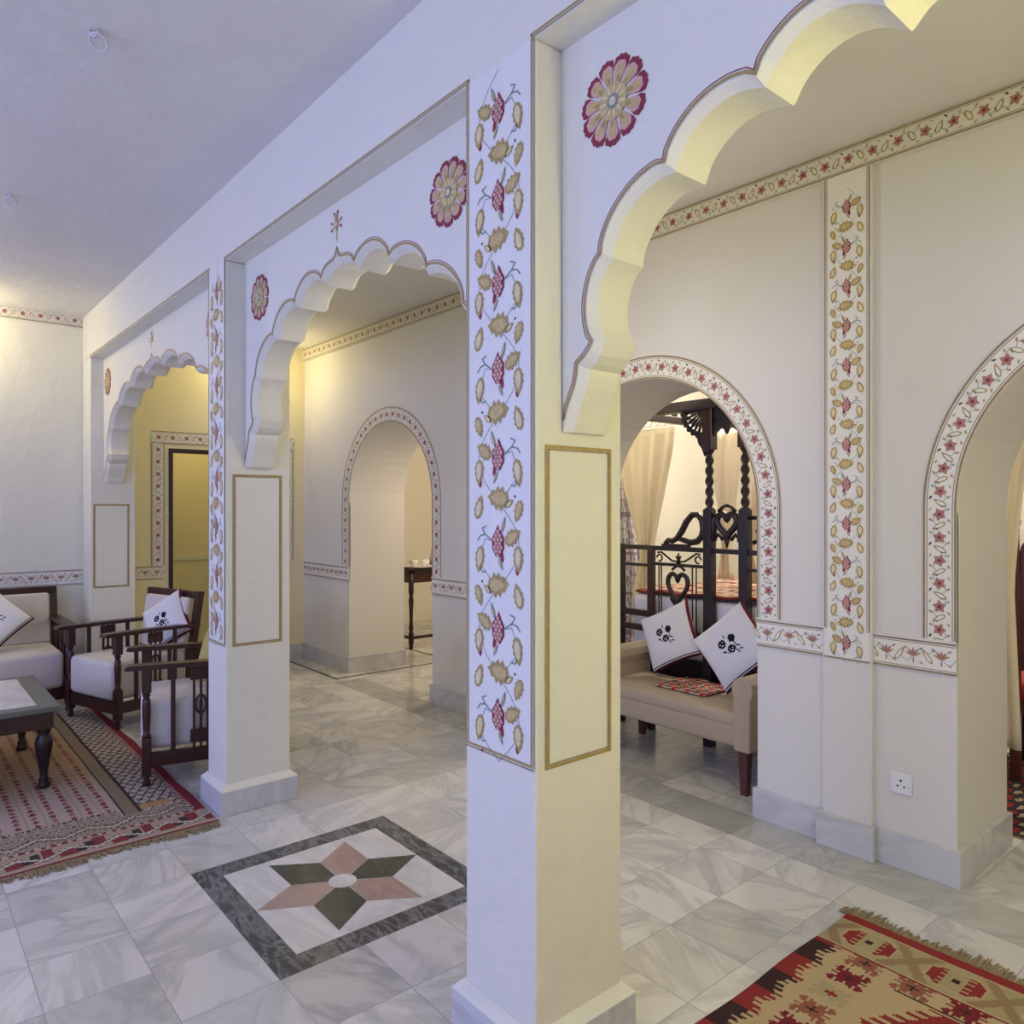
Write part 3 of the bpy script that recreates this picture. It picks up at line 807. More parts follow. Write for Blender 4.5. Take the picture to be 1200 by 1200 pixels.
r2 = make_rug('kilim_rug', 'flat woven kilim with red hooked medallions lying at the bottom right', (2.72, 1.31), (-1, 0, 0), (0, -1, 0), 2.2, 1.25, rug2, .0075)
fringe('fringe', r2, (0, .03, 0), (0, -1.26, 0), (1, 0, 0), 230, .075)

def rug1(e, q, Lx, Ly):
    """e: metres in from fringed near end (along +y), q: metres in from the right edge"""
    q2 = min(q, Ly - q); dk = (.05, .035, .035); pk = (.40, .31, .25); wh = (.52, .47, .41); gr = (.17, .15, .12); rd = (.20, .04, .04)
    if e < .018: return rd
    if e < .03: return pk
    def zig(c, per, amp, ph=0):
        x = ((q + ph) / per) % 1; return c + amp * (4 * abs(x - .5) - 1)
    if q2 < .045 and e < 99 and e > .03 and e > .20: return (.20, .025, .035)
    if e < .19:
        z = zig(.100, .20, .032)
        if abs(e - z) < .009: return wh
        if abs(e - z) < .014: return dk
        x = (q / .20) % 1
        if e > z:
            if .30 < x < .55 and e < .175: return rd
            if .56 < x < .74 and e < .150: return dk
            return (tan if (int(e / .013) % 2) else pk)
        if (x < .22 or x > .90) and e > .05: return rd
        if x > .72 and e > .06: return dk
        return (tan if (int(e / .013) % 2) else pk)
    if e < .215: return pk if int(q / .02) % 2 else rd
    if e < .36 and q2 > .05:
        z = zig(.285, .20, .030, .1)
        if abs(e - z) < .008: return wh
        if abs(e - z) < .014: return dk
        if abs(e - z) < .026: return tan
        if abs(e - z) < .030: return dk
        return pk if (int(e / .012) + int(q / .012)) % 2 else gr
    if e < .45 and q2 > .34: 
        if e > .435 or e < .37: return dk if int(q / .012) % 2 else pk
        return pk if (int(e / .012) + int(q / .024)) % 2 else gr
    if q2 < .07: return pk if int(e / .018) % 2 else rd
    if q2 < .25:
        if .38 < e < .45 and q2 > .10: return (.42, .24, .10)
        a = (q2 + e * .55) % .05; b_ = (q2 - e * .55) % .05
        if a < .010: return dk
        if b_ < .012: return wh
        return gr if (int(e / .03) % 2) else pk
    if q2 < .335:
        if q2 < .262 or q2 > .322: return dk
        return tan if (int(e / .018) + int(q2 / .018)) % 2 else gr
    # field: staggered rows of small red fir shapes
    k_ = max(0, min(1, (e - .75 + .12 * sin(q * 9)) / .5)); base = tuple(a * (1 - k_) + c * k_ for a, c in zip((.40, .32, .27), (.31, .22, .12)))
    u = (q2 - .34) / .074; row = int(u); f = (u % 1) - .5
    v = ((e - .45) / .058 + (row % 2) * .5) % 1
    w = .22 * (1 - v) + (.09 if int(v * 6) % 2 else 0)
    if v < .72 and abs(f) < w * .80: return rd if (row + int((e - .45) / .058)) % 3 else (.26, .12, .08)
    if abs(f) > .46 and int(e / .017) % 2: return tan
    return base
r1 = make_rug('dhurrie_rug', 'pale dhurrie with zigzag border and red fir motifs under the coffee table', (1.235, 3.63), (0, 1, 0), (-1, 0, 0), 2.65, 2.0, rug1, .0085)
fringe('fringe', r1, (0.0, 0, 0), (-2.0, 0, 0), (0, -1, 0), 330, .06)

# ------------------------------------------------------------------ furniture
FOOT = [(.012, 0), (.020, .006), (.022, .02), (.014, .035), (.018, .045), (.022, .06)]
def leg_post(mb, x, y, h, wd='dark_wood', w=.024):
    mb.lathe(FOOT, wd, x, y, 12)
    mb.box(x - w, x + w, y - w, y + w, .058, .26, wd, .004)
    mb.lathe([(.018, .26), (.023, .268), (.016, .28), (.019, .32), (.022, .40), (.020, .46), (.014, .475), (.022, .485), (.016, .498), (.020, .505)], wd, x, y, 12)
    mb.box(x - w, x + w, y - w, y + w, .50, h, wd, .004)
def seat_unit(root, W, D=.60, n_back=1):
    """arm seat facing local -y, origin at floor centre"""
    hx = W / 2; wd = 'dark_wood'; AH = .625
    for sx in (-1, 1):
        mb = MB(); leg_post(mb, sx * (hx - .03), -D / 2 + .03, AH); mb.build('leg', root)
        mb = MB()
        x = sx * (hx - .03); y = D / 2 - .03
        mb.lathe(FOOT, wd, x, y, 12)
        for k in range(6):
            z0, z1 = .058 + k * .135, .058 + (k + 1) * .135; y0 = y + max(0, (z0 - .35)) * .16; y1 = y + max(0, (z1 - .35)) * .16; w = .023
            vs = [(x + a * w, yy + c * w, zz) for yy, zz in ((y0, z0), (y1, z1)) for a, c in ((-1, -1), (1, -1), (1, 1), (-1, 1))]
            mb.add(vs, [(0, 1, 5, 4), (1, 2, 6, 5), (2, 3, 7, 6), (3, 0, 4, 7), (0, 3, 2, 1), (4, 5, 6, 7)], wd)
        mb.build('leg', root)
        # arm
        mb = MB(); xa = sx * (hx - .03)
        prof = [(-D / 2 - .075, .640), (-D / 2 - .06, .652), (-D / 2, .653), (0, .648), (D / 2 + .03, .640), (D / 2 + .03, .618), (0, .624), (-D / 2 - .05, .626), (-D / 2 - .075, .630)]
        mb.prism(prof, lambda a, c: (xa - .038, a, c), lambda a, c: (xa + .038, a, c), wd); mb.build('armrest', root)
        # side rails and slats
        mb = MB(); mb.box(xa - .015, xa + .015, -D / 2 + .05, D / 2 - .05, .10, .175, wd, .004); mb.build('side_rail', root)
        for yy in (-.14, .15):
            mb = MB(); mb.box(xa - .010, xa + .010, yy - .012, yy + .012, .175, .622, wd, .003); mb.build('slat', root)
        mb = MB()   # pierced splat
        for yy in (-.035, .0, .035):
            mb.box(xa - .007, xa + .007, yy - .007, yy + .007, .175, .622, wd, .002)
        for zz in (.24, .58): mb.box(xa - .008, xa + .008, -.055, .055, zz - .035, zz + .035, wd, .004)
        mb.tube([(xa, .028 * cos(a), .41 + .05 * sin(a)) for a in [2 * PI * k / 14 for k in range(14)]], .007, wd, 6, True)
        mb.build('carved_splat', root)
    mb = MB(); mb.box(-hx + .05, hx - .05, -D / 2 + .015, -D / 2 + .045, .095, .175, wd, .004); mb.build('front_rail', root)
    # seat cushion
    mb = MB(); mb.box(-hx + .058, hx - .058, -D / 2 + .002, D / 2 - .04, .178, .445, 'cream_cloth', .038); mb.build('seat_cushion', root)
    # back
    yb = D / 2 - .03 + .05
    mb = MB(); mb.box(-hx + .01, hx - .01, yb + .0, yb + .035, .815, .872, wd, .008); mb.build('top_rail', root)
    k = n_back
    for i in range(k):
        x0 = -hx + .06 + (W - .12) * i / k + .006; x1 = -hx + .06 + (W - .12) * (i + 1) / k - .006
        M = Matrix.Translation((0, D / 2 - .055, .44)) @ Matrix.Rotation(-.14, 4, 'X')
        mb = MB(); mb.box(x0, x1, -.028, .03, 0, .39, 'cream_cloth', .022, M); mb.build('back_pad', root)
        if i:
            mb = MB(); mb.box(x0 - .025, x0 + .005, .025, .05, -.1, .40, wd, .004, M); mb.build('back_stile', root)
chA = thing('armchair', 'dark wooden armchair with white print pillow, between the sofa and nearer armchair', 'armchair', (1.40, 5.98, 0), 0, 'dark wooden armchairs')
seat_unit(chA, .66)
chA.rotation_euler.z = math.atan2(-.30, -.954) + PI / 2
chA.location = (1.131 + .954 * .27, 5.85 + .30 * .27, .009)
chB = copy_tree(chA); chB['label'] = 'dark wooden armchair nearest the camera, half hidden behind the floral pillar'
chB.rotation_euler.z = math.atan2(.24, -.97) + PI / 2
fx = Vector((-.97, .24)); sd = Vector((.24, .97)); c = Vector((1.09, 4.33)) + sd * .30 - fx * .27
chB.location = (c.x, c.y, .009)
sofa = thing('sofa', 'dark wooden framed sofa with cream cushions against the far left wall', 'sofa', (.20, 6.62, .0), 0)
seat_unit(sofa, 1.78, .62, 3)

# pillows
def pillow(label, loc, rot, size=.44, thick=.13, style='rose'):
    t = thing('pillow', label, 'pillow', loc); t.rotation_euler = rot
    white = (.74, .73, .74); blk = (.02, .015, .02); mr = (.16, .02, .035)
    blobs = [(-.18, .16, .14), (.17, .15, .13), (.0, -.12, .13)]
    def colf(a, b_):
        if style == 'yellow': return (.50, .42, .14)
        u, v = a * 2 - 1, b_ * 2 - 1
        if style == 'plain': return (.6, .56, .5)
        if u > .93: return mr
        if .86 < u <= .89 or .80 < u <= .82: return blk
        if v < -.95: return blk if int(a * 30) % 2 else mr
        if -.90 < v < -.88: return blk
        x, y = u, v
        for cx, cy, r in blobs[:3]:
            d = math.hypot(x - cx, y - cy)
            if d < r * .92:
                an = math.atan2(y - cy, x - cx)
                if .35 * r < d < .48 * r and sin(an * 3) > 0: return white
                return blk
        for cx, cy, an in ((-.25, -.08, 2.2), (.22, -.14, -.7), (.14, -.28, -1.2), (-.02, .32, 1.4), (.26, -.28, -.4)):
            dx, dy = x - cx, y - cy; s_ = dx * cos(an) + dy * sin(an); n_ = -dx * sin(an) + dy * cos(an)
            if (s_ / .075) ** 2 + (n_ / .022) ** 2 < 1: return blk
        if abs(math.hypot(x + .02, y + .02) - .20) < .010 and math.atan2(y, x) < .2: return blk
        return white
    N = 64
    def pos_s(sg):
        def pos(a, b_):
            u, v = a * 2 - 1, b_ * 2 - 1
            pin = 1 - .06 * (1 - u * u) * v * v - .0; pin2 = 1 - .06 * (1 - v * v) * u * u
            h = thick / 2 * ((1 - u ** 4) * (1 - v ** 4)) ** .5 * (.75 + .25 * (1 - (u * u + v * v) / 2))
            return (u * size / 2 * (1 - .07 * (1 - v * v) * abs(u) ** 3), sg * h, v * size / 2 * (1 - .07 * (1 - u * u) * abs(v) ** 3))
        return pos
    f = grid_obj('front_cover', N, N, pos_s(-1), colf, 'printed_cloth', t)
    grid_obj('back_cover', 16, 16, pos_s(1), lambda a, b_: white if style != 'yellow' else (.50, .42, .14), 'printed_cloth', t)
    return t
E3 = Matrix.Rotation
def euler(rz, tilt, spin):
    return (E3(rz, 3, 'Z') @ E3(tilt, 3, 'X') @ E3(spin, 3, 'Y')).to_euler()
PW = 'white pillow with black rose print'

# coffee table
t = thing('coffee_table', 'low dark wooden coffee table with pale stone top at the left edge', 'table', (.16, 5.065, .009))
X1, Y1 = .575, .475; H_ = .44
mb = MB(); mb.box(-X1, X1, -Y1, Y1, H_ - .03, H_, 'table_wood', .006); mb.build('table_top', t)
mb = MB(); mb.box(-X1 + .10, X1 - .10, -Y1 + .085, Y1 - .085, H_ - .01, H_ + .003, 'white_stone', .001); s_ = mb.build('stone_inset', t); s_['label'] = 'pale marble slab'
for (x0, x1, y0, y1) in ((-X1 + .03, X1 - .03, -Y1 + .03, -Y1 + .055), (-X1 + .03, X1 - .03, Y1 - .055, Y1 - .03), (-X1 + .03, -X1 + .055, -Y1 + .055, Y1 - .055), (X1 - .055, X1 - .03, -Y1 + .055, Y1 - .055)):
    mb = MB(); mb.box(x0, x1, y0, y1, H_ - .12, H_ - .03, 'dark_wood', .003); mb.build('apron', t)
prof = [(.020, 0), (.030, .005), (.032, .02), (.022, .035), (.026, .045), (.018, .06), (.020, .09), (.030, .15), (.041, .21), (.043, .24), (.036, .27), (.024, .285), (.034, .30), (.036, .315), (.036, .33)]
for sx in (-1, 1):
    for sy in (-1, 1):
        mb = MB(); mb.lathe(prof, 'black_wood', sx * (X1 - .07), sy * (Y1 - .07), 18); mb.box(sx * (X1 - .07) - .036, sx * (X1 - .07) + .036, sy * (Y1 - .07) - .036, sy * (Y1 - .07) + .036, .325, H_ - .03, 'black_wood', .003); mb.build('leg', t)

# upholstered bench in the middle arch ------------------------------------------------
BX, BY = 3.66, 2.72   # centre;  front faces -x
t = thing('settee', 'beige upholstered settee with low arms set under the round arch', 'settee', (BX, BY, 0))
W_, D_ = 1.16, .50
mb = MB(); mb.box(-D_ / 2, D_ / 2, -W_ / 2 + .08, W_ / 2 - .08, .245, .37, 'bench_cloth', .02); mb.build('seat_frame', t)
mb = MB(); mb.box(-D_ / 2 - .004, D_ / 2 - .02, -W_ / 2 + .085, W_ / 2 - .085, .345, .425, 'bench_cloth', .028); mb.build('seat_cushion', t)
for sg in (-1, 1):
    mb = MB(); y0 = sg * (W_ / 2 - .05)
    pl = [(-.045, .235), (.045, .235), (.048, .50), (.062, .55), (.055, .59), (.030, .612), (0, .618), (-.030, .612), (-.055, .59), (-.062, .55), (-.048, .50)]
    mb.prism(pl, lambda a, c: (-D_ / 2 - .012, y0 + a, c), lambda a, c: (D_ / 2, y0 + a, c), 'bench_cloth')
    o_ = mb.build('arm', t)
    bv = o_.modifiers.new('b', 'BEVEL'); bv.width = .012; bv.segments = 3; bv.limit_method = 'ANGLE'; bv.angle_limit = .6
for sx in (-1, 1):
    for sy in (-1, 1):
        mb = MB(); x, y = sx * (D_ / 2 - .04), sy * (W_ / 2 - .06); w0, w1 = .018, .027
        vs = [(x + a * w, y + c * w, z) for w, z in ((w0, 0), (w1, .245)) for a, c in ((-1, -1), (1, -1), (1, 1), (-1, 1))]
        mb.add(vs, [(0, 1, 5, 4), (1, 2, 6, 5), (2, 3, 7, 6), (3, 0, 4, 7), (0, 3, 2, 1), (4, 5, 6, 7)], 'red_wood'); mb.build('leg', t)
# red patterned throw on the seat
def thr(a, b_):
    x = sin(a * 31) * sin(b_ * 23 + a * 9)
    return (.42, .03, .03) if x > .15 else ((.62, .48, .36) if x > -.35 else (.06, .05, .06))
o_ = grid_obj('seat_throw', 50, 40, lambda a, b_: (3.56 + .32 * a, 2.53 + .36 * b_, .4325 + .006 * sin(a * 15) * sin(b_ * 12)), thr, 'printed_cloth')
sm = o_.modifiers.new('s', 'SOLIDIFY'); sm.thickness = .006; sm.offset = 1
tag(o_, 'red patterned cloth spread on the settee seat between the pillows', 'throw')

# four-poster bed -----------------------------------------------------------------------
FX = 3.99
bed = thing('four_poster_bed', 'dark carved wooden four-poster bed behind the settee', 'bed', (FX, 2.6, 0))
def Y_(y): return y - 2.6
w = 'black_wood'
def post(y, x=0, low=False):
    mb = MB(); yy = Y_(y); q = .030
    if low:
        mb.box(x - q * .7, x + q * .7, yy - q * .7, yy + q * .7, 0, 1.25, w, .003); mb.build('post', bed); return
    mb.box(x - q, x + q, yy - q, yy + q, 0, 1.49, w, .004)
    # twisted shaft
    vs = []; fs = []; n = 12; NZ = 44; z0, z1 = 1.49, 1.86
    for i in range(NZ + 1):
        z = z0 + (z1 - z0) * i / NZ
        for k in range(n):
            a = 2 * PI * k / n; r = .021 + .007 * cos(2 * (a - (z - z0) * 48)); vs.append((x + r * cos(a), yy + r * sin(a), z))
    for i in range(NZ):
        for k in range(n): fs.append((i * n + k, i * n + (k + 1) % n, (i + 1) * n + (k + 1) % n, (i + 1) * n + k))
    mb.add(vs, fs, w, True)
    for z in (1.49, 1.86): mb.lathe([(.026, z - .012), (.033, z), (.026, z + .012)], w, x, yy, 12)
    mb.box(x - .032, x + .032, yy - .036, yy + .036, 1.865, 2.17, 'dark_wood', .004); mb.build('post', bed)
posts = [2.80, 2.545]
for y in posts: post(y)
post(3.53, low=True); post(1.81, low=True)
for y in (3.265, 2.08):
    mb = MB(); mb.box(-.02, .02, Y_(y) - .022, Y_(y) + .022, 0, 1.235, 'dark_wood', .003); mb.build('post', bed)
for x_ in (2.1,):
    post(3.45, x_, False); post(1.89, x_, False)
# rails
def rail(y0, y1, z0, z1, d=.018, m=w):
    mb = MB(); mb.box(-d, d, Y_(y0), Y_(y1), z0, z1, m, .003); mb.build('rail', bed)
rail(1.80, 3.54, 1.215, 1.245); rail(3.28, 3.52, 1.10, 1.12); rail(2.83, 3.24, 1.115, 1.135); rail(2.10, 2.52, 1.115, 1.135); rail(1.82, 3.52, .66, .70); rail(3.28, 3.52, .76, .80)
rail(1.82, 3.52, .28, .36, .02); 
mb = MB(); mb.box(-.045, .045, Y_(1.80), Y_(3.55), 2.12, 2.185, 'black_wood', .005); mb.build('canopy_rail', bed)
mb = MB(); mb.box(.045, 2.1, Y_(3.42), Y_(3.48), 2.12, 2.17, 'black_wood', .005); mb.build('canopy_rail', bed)
mb = MB(); mb.box(2.07, 2.13, Y_(1.80), Y_(3.48), 2.10, 2.16, 'black_wood', .005); mb.build('canopy_rail', bed)
def heart(cy, cz, sx, sz, r, n=34):
    pts = []
    for k in range(n):
        a = 2 * PI * k / n; x = 16 * sin(a) ** 3 / 16; y = (13 * cos(a) - 5 * cos(2 * a) - 2 * cos(3 * a) - cos(4 * a)) / 16
        pts.append((0, Y_(cy) + x * sx, cz + y * sz))
    mb = MB(); mb.tube(pts, r, w, 8, True); return mb
# heart splat on legs, in the rail
mb = heart(3.045, .985, .080, .108, .016); mb.tube([(0, Y_(3.04), .88), (0, Y_(3.05), .80), (0, Y_(3.03), .70)], [.024, .016, .03], w)
for sg in (-1, 1): mb.tube([(0, Y_(3.04 + sg * .02), .86), (0, Y_(3.04 + sg * .06), .90), (0, Y_(3.04 + sg * .055), .915)], [.012, .010, .006], w, 6)
mb.tube([(0, Y_(3.04) + a, 1.09 + .03 * sin((a + .05) * 31)) for a in (-.05, -.025, 0, .025, .05)], .009, w, 6)
mb.build('heart_splat', bed)
for y in (2.90, 2.93, 3.20, 3.18):
    mb = MB(); mb.tube([(0, Y_(y), .70), (0, Y_(y), 1.12)], .005, w, 6); mb.build('spindle', bed)
# scroll frieze between rails
mb = MB()
for sg in (-1, 1):
    mb.tube([(0, Y_(3.04 + sg * d), z) for d, z in ((.0, 1.145), (.05, 1.15), (.10, 1.18), (.14, 1.205), (.17, 1.20))], .007, w, 6)
    mb.tube([(0, Y_(3.04 + sg * (.155 + .022 * cos(a))), 1.165 + .022 * sin(a)) for a in [.5 * k for k in range(11)]], .006, w, 6)
mb.tube([(0, Y_(3.04), 1.13), (0, Y_(3.04), 1.205)], [.016, .004], w, 6)
for a in (.6, 2.5): mb.tube([(0, Y_(3.04), 1.165), (0, Y_(3.04) + .03 * cos(a), 1.165 + .03 * sin(a))], [.012, .003], w, 6)
mb.build('scroll_frieze', bed)
# swan-neck scroll above the rail, left of the post
mb = MB(); pts = [(3.145, 1.262), (3.12, 1.285), (3.09, 1.28), (3.05, 1.30), (3.01, 1.35), (2.975, 1.41), (2.93, 1.455), (2.885, 1.455), (2.855, 1.42), (2.845, 1.37), (2.855, 1.32), (2.89, 1.285), (2.94, 1.275), (3.0, 1.29), (3.06, 1.30)]
mb.tube([(0, Y_(y), z) for y, z in pts], [.018, .019, .019, .020, .022, .022, .021, .021, .022, .022, .022, .022, .020, .018, .012], w)
mb.box(-.015, .015, Y_(2.95), Y_(3.17), 1.243, 1.262, w, .004); mb.build('swan_neck_scroll', bed)
# heart fretwork between the two posts
def fret(cy):
    mb = heart(cy, 1.40, .072, .080, .022)
    for sg in (-1, 1):
        mb.tube([(0, Y_(cy + sg * .075), 1.46), (0, Y_(cy + sg * .095), 1.42), (0, Y_(cy + sg * .10), 1.36), (0, Y_(cy + sg * .095), 1.29)], [.018, .026, .024, .020], w, 6)
        mb.tube([(0, Y_(cy + sg * .10), 1.30), (0, Y_(cy + sg * .06), 1.335), (0, Y_(cy + sg * .03), 1.30)], .012, w, 6)
        mb.tube([(0, Y_(cy + sg * .06), 1.475), (0, Y_(cy + sg * .03), 1.505), (0, Y_(cy), 1.515)], [.014, .010, .010], w, 6)
    mb.tube([(0, Y_(cy), 1.32), (0, Y_(cy), 1.25)], [.022, .004], w, 6); mb.build('heart_fretwork', bed)
fret(2.6725)
mb = MB()   # piece right of second post
mb.tube([(0, Y_(2.51), 1.44), (0, Y_(2.45), 1.44), (0, Y_(2.43), 1.40), (0, Y_(2.46), 1.36), (0, Y_(2.43), 1.31), (0, Y_(2.49), 1.29)], .014, w, 6); mb.build('side_scroll', bed)
# fan brackets under the canopy
def fan(y, sg, x=0, R=.20):
    """quarter fan in the corner of post (at y) and canopy rail"""
    mb = MB(); yc, zc = Y_(y) + sg * .03, 2.125
    for k in range(7):
        a = PI / 2 * (k + .5) / 7
        p0 = (x, yc + sg * .02 * cos(a), zc - .02 * sin(a)); p1 = (x, yc + sg * R * .82 * cos(a), zc - R * .82 * sin(a))
        mb.tube([p0, p1], [.004, .010], w, 6)
    ring = []
    for k in range(27):
        a = PI / 2 * k / 26; r = R * (.86 + .09 * abs(sin(a * 14 / 2 * 2)))
        ring.append((a, r))
    poly = [(r * cos(a), r * sin(a)) for a, r in ring] + [(R * .74 * cos(a), R * .74 * sin(a)) for a, r in ring[::-1]]
    mb.prism(poly, lambda a, c: (x - .011, yc + sg * a, zc - c), lambda a, c: (x + .011, yc + sg * a, zc - c), w)
    poly = [(0, 0)] + [(R * .3 * cos(PI / 2 * k / 8), R * .3 * sin(PI / 2 * k / 8)) for k in range(9)]
    mb.prism(poly, lambda a, c: (x - .010, yc + sg * a, zc - c), lambda a, c: (x + .010, yc + sg * a, zc - c), w)
    mb.prism([(0, R * .8), (.06, R * .85), (.045, R * 1.1), (.02, R * 1.25), (.0, R * 1.5)], lambda a, c: (x - .013, yc + sg * a, zc - c), lambda a, c: (x + .013, yc + sg * a, zc - c), w)
    mb.build('fan_bracket', bed)
fan(2.80, 1); fan(2.80, -1, 0, .125); fan(2.545, 1, 0, .125); fan(2.545, -1)
mb = MB(); mb.prism([(-.09, 0), (.09, 0), (.075, .07), (.045, .10), (.025, .12), (0, .165), (-.025, .12), (-.045, .10), (-.075, .07)], lambda a, c: (-.012, Y_(2.6725) + a, 2.12 - c), lambda a, c: (.012, Y_(2.6725) + a, 2.12 - c), w); mb.build('carved_pendant', bed)
# mattress and covers
mt = MB(); mt.box(4.04, 6.0, 1.86, 3.48, .50, .90, 'bed_sheet', .04); o_ = mt.build('mattress'); tag(o_, 'thick mattress in white sheet lying on the four-poster bed', 'mattress')
mt = MB(); mt.box(.05, 2.06, Y_(1.92), Y_(3.40), .36, .499, w, .004); mt.build('bed_base', bed)
def cov(a, b_):
    x = sin(a * 47) * sin(b_ * 61); return (.22, .045, .035) if x > .6 or (a < .05) else ((.46, .34, .26) if x > -.4 else (.27, .12, .09))
o_ = grid_obj('bedspread', 60, 60, lambda a, b_: (4.06 + 1.9 * a, 1.88 + 1.58 * b_, .938 + .010 * sin(a * 17 + b_ * 5) + .006 * sin(b_ * 31)), cov, 'printed_cloth')
sm = o_.modifiers.new('s', 'SOLIDIFY'); sm.thickness = .018; tag(o_, 'red and beige patterned bedspread on top of the mattress', 'bedspread')
# net curtains of the bed: gathered sheets, narrow at the tie
def curtain(name, label, y0, y1, ty0, ty1, x, ztop, ztie, zbot, mat='sheer_curtain', folds=9, colf=None, amp=.03, tx=0, nv=24):
    def pos(a, b_):
        z = ztop + (zbot - ztop) * b_
        f = min(1, (ztop - z) / (ztop - ztie)); f = f * f * (3 - 2 * f) * .35 + f * .65
        if z < ztie: f = 1 - .25 * (ztie - z) / max(.01, ztie - zbot)
        ya, yb = y0 + (ty0 - y0) * f, y1 + (ty1 - y1) * f
        return (x + tx * f + amp * sin(a * folds * 2 * PI) + .012 * sin(a * 31 + b_ * 3), ya + (yb - ya) * a, z)
    o_ = grid_obj(name, folds * 14, nv, pos, colf or (lambda a, b_: (1, 1, 1)), mat)
    s2 = o_.modifiers.new('s', 'SOLIDIFY'); s2.thickness = .002
    tag(o_, label, 'curtain'); return o_
curtain('bed_curtain', 'cream net curtain drawn to a point left of the carved bed rail', 4.30, 3.60, 3.97, 3.84, 4.70, 2.13, 1.10, .75, folds=4, amp=.012)
curtain('bed_curtain', 'cream net curtain seen between the two twisted bed posts', 3.47, 3.12, 3.33, 3.26, 4.9, 2.10, 1.2, .96, folds=3, amp=.010)
curtain('bed_curtain', 'cream net curtain right of the second twisted bed post', 3.02, 2.70, 3.02, 2.96, 4.75, 2.10, 1.2, .96, folds=3, amp=.010)
curtain('floral_curtain', 'white curtain with small blue flowers at the left of the bed', 4.28, 4.50, 4.16, 4.50, 4.95, 1.95, 1.0, .1, 'printed_cloth', 4,
        lambda a, b_: (.34, .27, .38) if ((int(a * 60) * 7919 + int(b_ * 60) * 104729 + (int(a * 60) * int(b_ * 60)) * 31) % 11) < 4 else (.72, .70, .74), nv=80)
# netting rod with black bobbles
t = thing('net_frame', 'pale netting rod with black bobbles above the left bed curtain', 'curtain rod', (4.72, 3.9, 2.20))
mb = MB(); mb.tube([(0, -.6, 0), (0, .5, 0)], .006, 'cream_cloth'); mb.tube([(0, -.6, -.05), (0, .5, -.05)], .004, 'cream_cloth')
for k in range(14):
    y = -.58 + k * .08; mb.tube([(0, y, -.05), (0, y + .04, 0), (0, y + .08, -.05)], .004, 'cream_cloth', 6)
mb.build('rod', t)
for k in range(12):
    mb = MB(); mb.box(-.01, .01, -.56 + k * .09, -.51 + k * .09, .007, .03, 'black_wood', .004); mb.build('bobble', t)

# pillows placed -----------------------------------------------------------------------
pillow(PW + ', standing on its corner at the left of the settee', (3.80, 2.955, .69), euler(-PI / 2 + .05, -.28, -.49), .37)
pillow(PW + ', leaning at the right end of the settee', (3.77, 2.475, .695), euler(-PI / 2 + .12, -.30, -.77), .39)
pillow(PW + ', resting on the sofa by the left edge', (.62, 6.66, .449 + .225), euler(.0, -.45, -PI / 4 + .05), .39)
pillow(PW + ' with striped edge, leaning in the armchair beside the sofa', (1.63, 5.90, .455 + .20), euler(-1.05, -.32, -.60), .37)
pillow('mustard yellow pillow in the nearest armchair, mostly hidden by the pillar', (1.52, 4.46, .455 + .17), euler(-1.25, -.30, 0), .32, style='yellow')

# table with tea things beyond the far arch ------------------------------------------
t = thing('side_table', 'dark wooden side table with turned legs seen through the far round arch', 'table', (4.62, 6.98, 0))
mb = MB(); mb.box(-.36, .36, -.26, .26, .83, .86, 'black_wood', .006); mb.build('table_top', t)
for (x0, x1, y0, y1) in ((-.32, .32, -.22, -.20), (-.32, .32, .20, .22), (-.33, -.31, -.2, .2), (.31, .33, -.2, .2)):
    mb = MB(); mb.box(x0, x1, y0, y1, .70, .83, 'dark_wood', .003); mb.build('apron', t)
for sx in (-1, 1):
    for sy in (-1, 1):
        mb = MB(); mb.lathe([(.015, 0), (.024, .01), (.02, .04), (.028, .06), (.028, .16), (.018, .18), (.026, .22), (.018, .27), (.020, .40), (.028, .52), (.018, .56), (.028, .60), (.028, .83)], 'black_wood', sx * .31, sy * .21, 12); mb.build('leg', t)
    mb = MB(); mb.box(sx * .31 - .012, sx * .31 + .012, -.2, .2, .10, .13, 'black_wood', .003); mb.build('stretcher', t)
mb = MB(); mb.box(-.3, .3, -.222, -.198, .10, .13, 'black_wood', .003); mb.build('stretcher', t)
mb = MB(); mb.lathe([(.17, 0), (.19, .012), (.185, .014), (.165, .006)], 'porcelain', 4.45, 6.86, 24); o_ = mb.build('tea_tray'); 
for v in o_.data.vertices: v.co.z += .8605
tag(o_, 'white round tray on the side table', 'tray')
def cup(x, y, label, s=1.0, z=.869):
    t = thing('teacup', label, 'cup', (x, y, z), random.random() * 3, 'white teacups on the side table')
    mb = MB(); mb.lathe([(.018 * s, 0), (.022 * s, .004), (.032 * s, .03 * s), (.038 * s, .065 * s), (.036 * s, .066 * s), (.029 * s, .03 * s), (.01 * s, .01)], 'porcelain', 0, 0, 16); mb.build('bowl', t)
    mb = MB(); mb.tube([(.034 * s, 0, .055 * s), (.055 * s, 0, .05 * s), (.055 * s, 0, .03 * s), (.03 * s, 0, .02 * s)], .004, 'porcelain', 6); mb.build('handle', t)
for (x, y) in ((4.37, 6.80), (4.47, 6.77), (4.42, 6.90), (4.55, 6.84)): cup(x, y, 'small white teacup on the tray of the side table')
t = thing('water_jug', 'white jug behind the teacups on the side table', 'jug', (4.80, 7.05, .861))
mb = MB(); mb.lathe([(.04, 0), (.055, .02), (.06, .08), (.04, .14), (.045, .17), (.042, .17), (.03, .13)], 'porcelain'); mb.build('body', t)
mb = MB(); mb.tube([(.04, 0, .15), (.085, 0, .14), (.085, 0, .07), (.055, 0, .04)], .007, 'porcelain', 8); mb.build('handle', t)

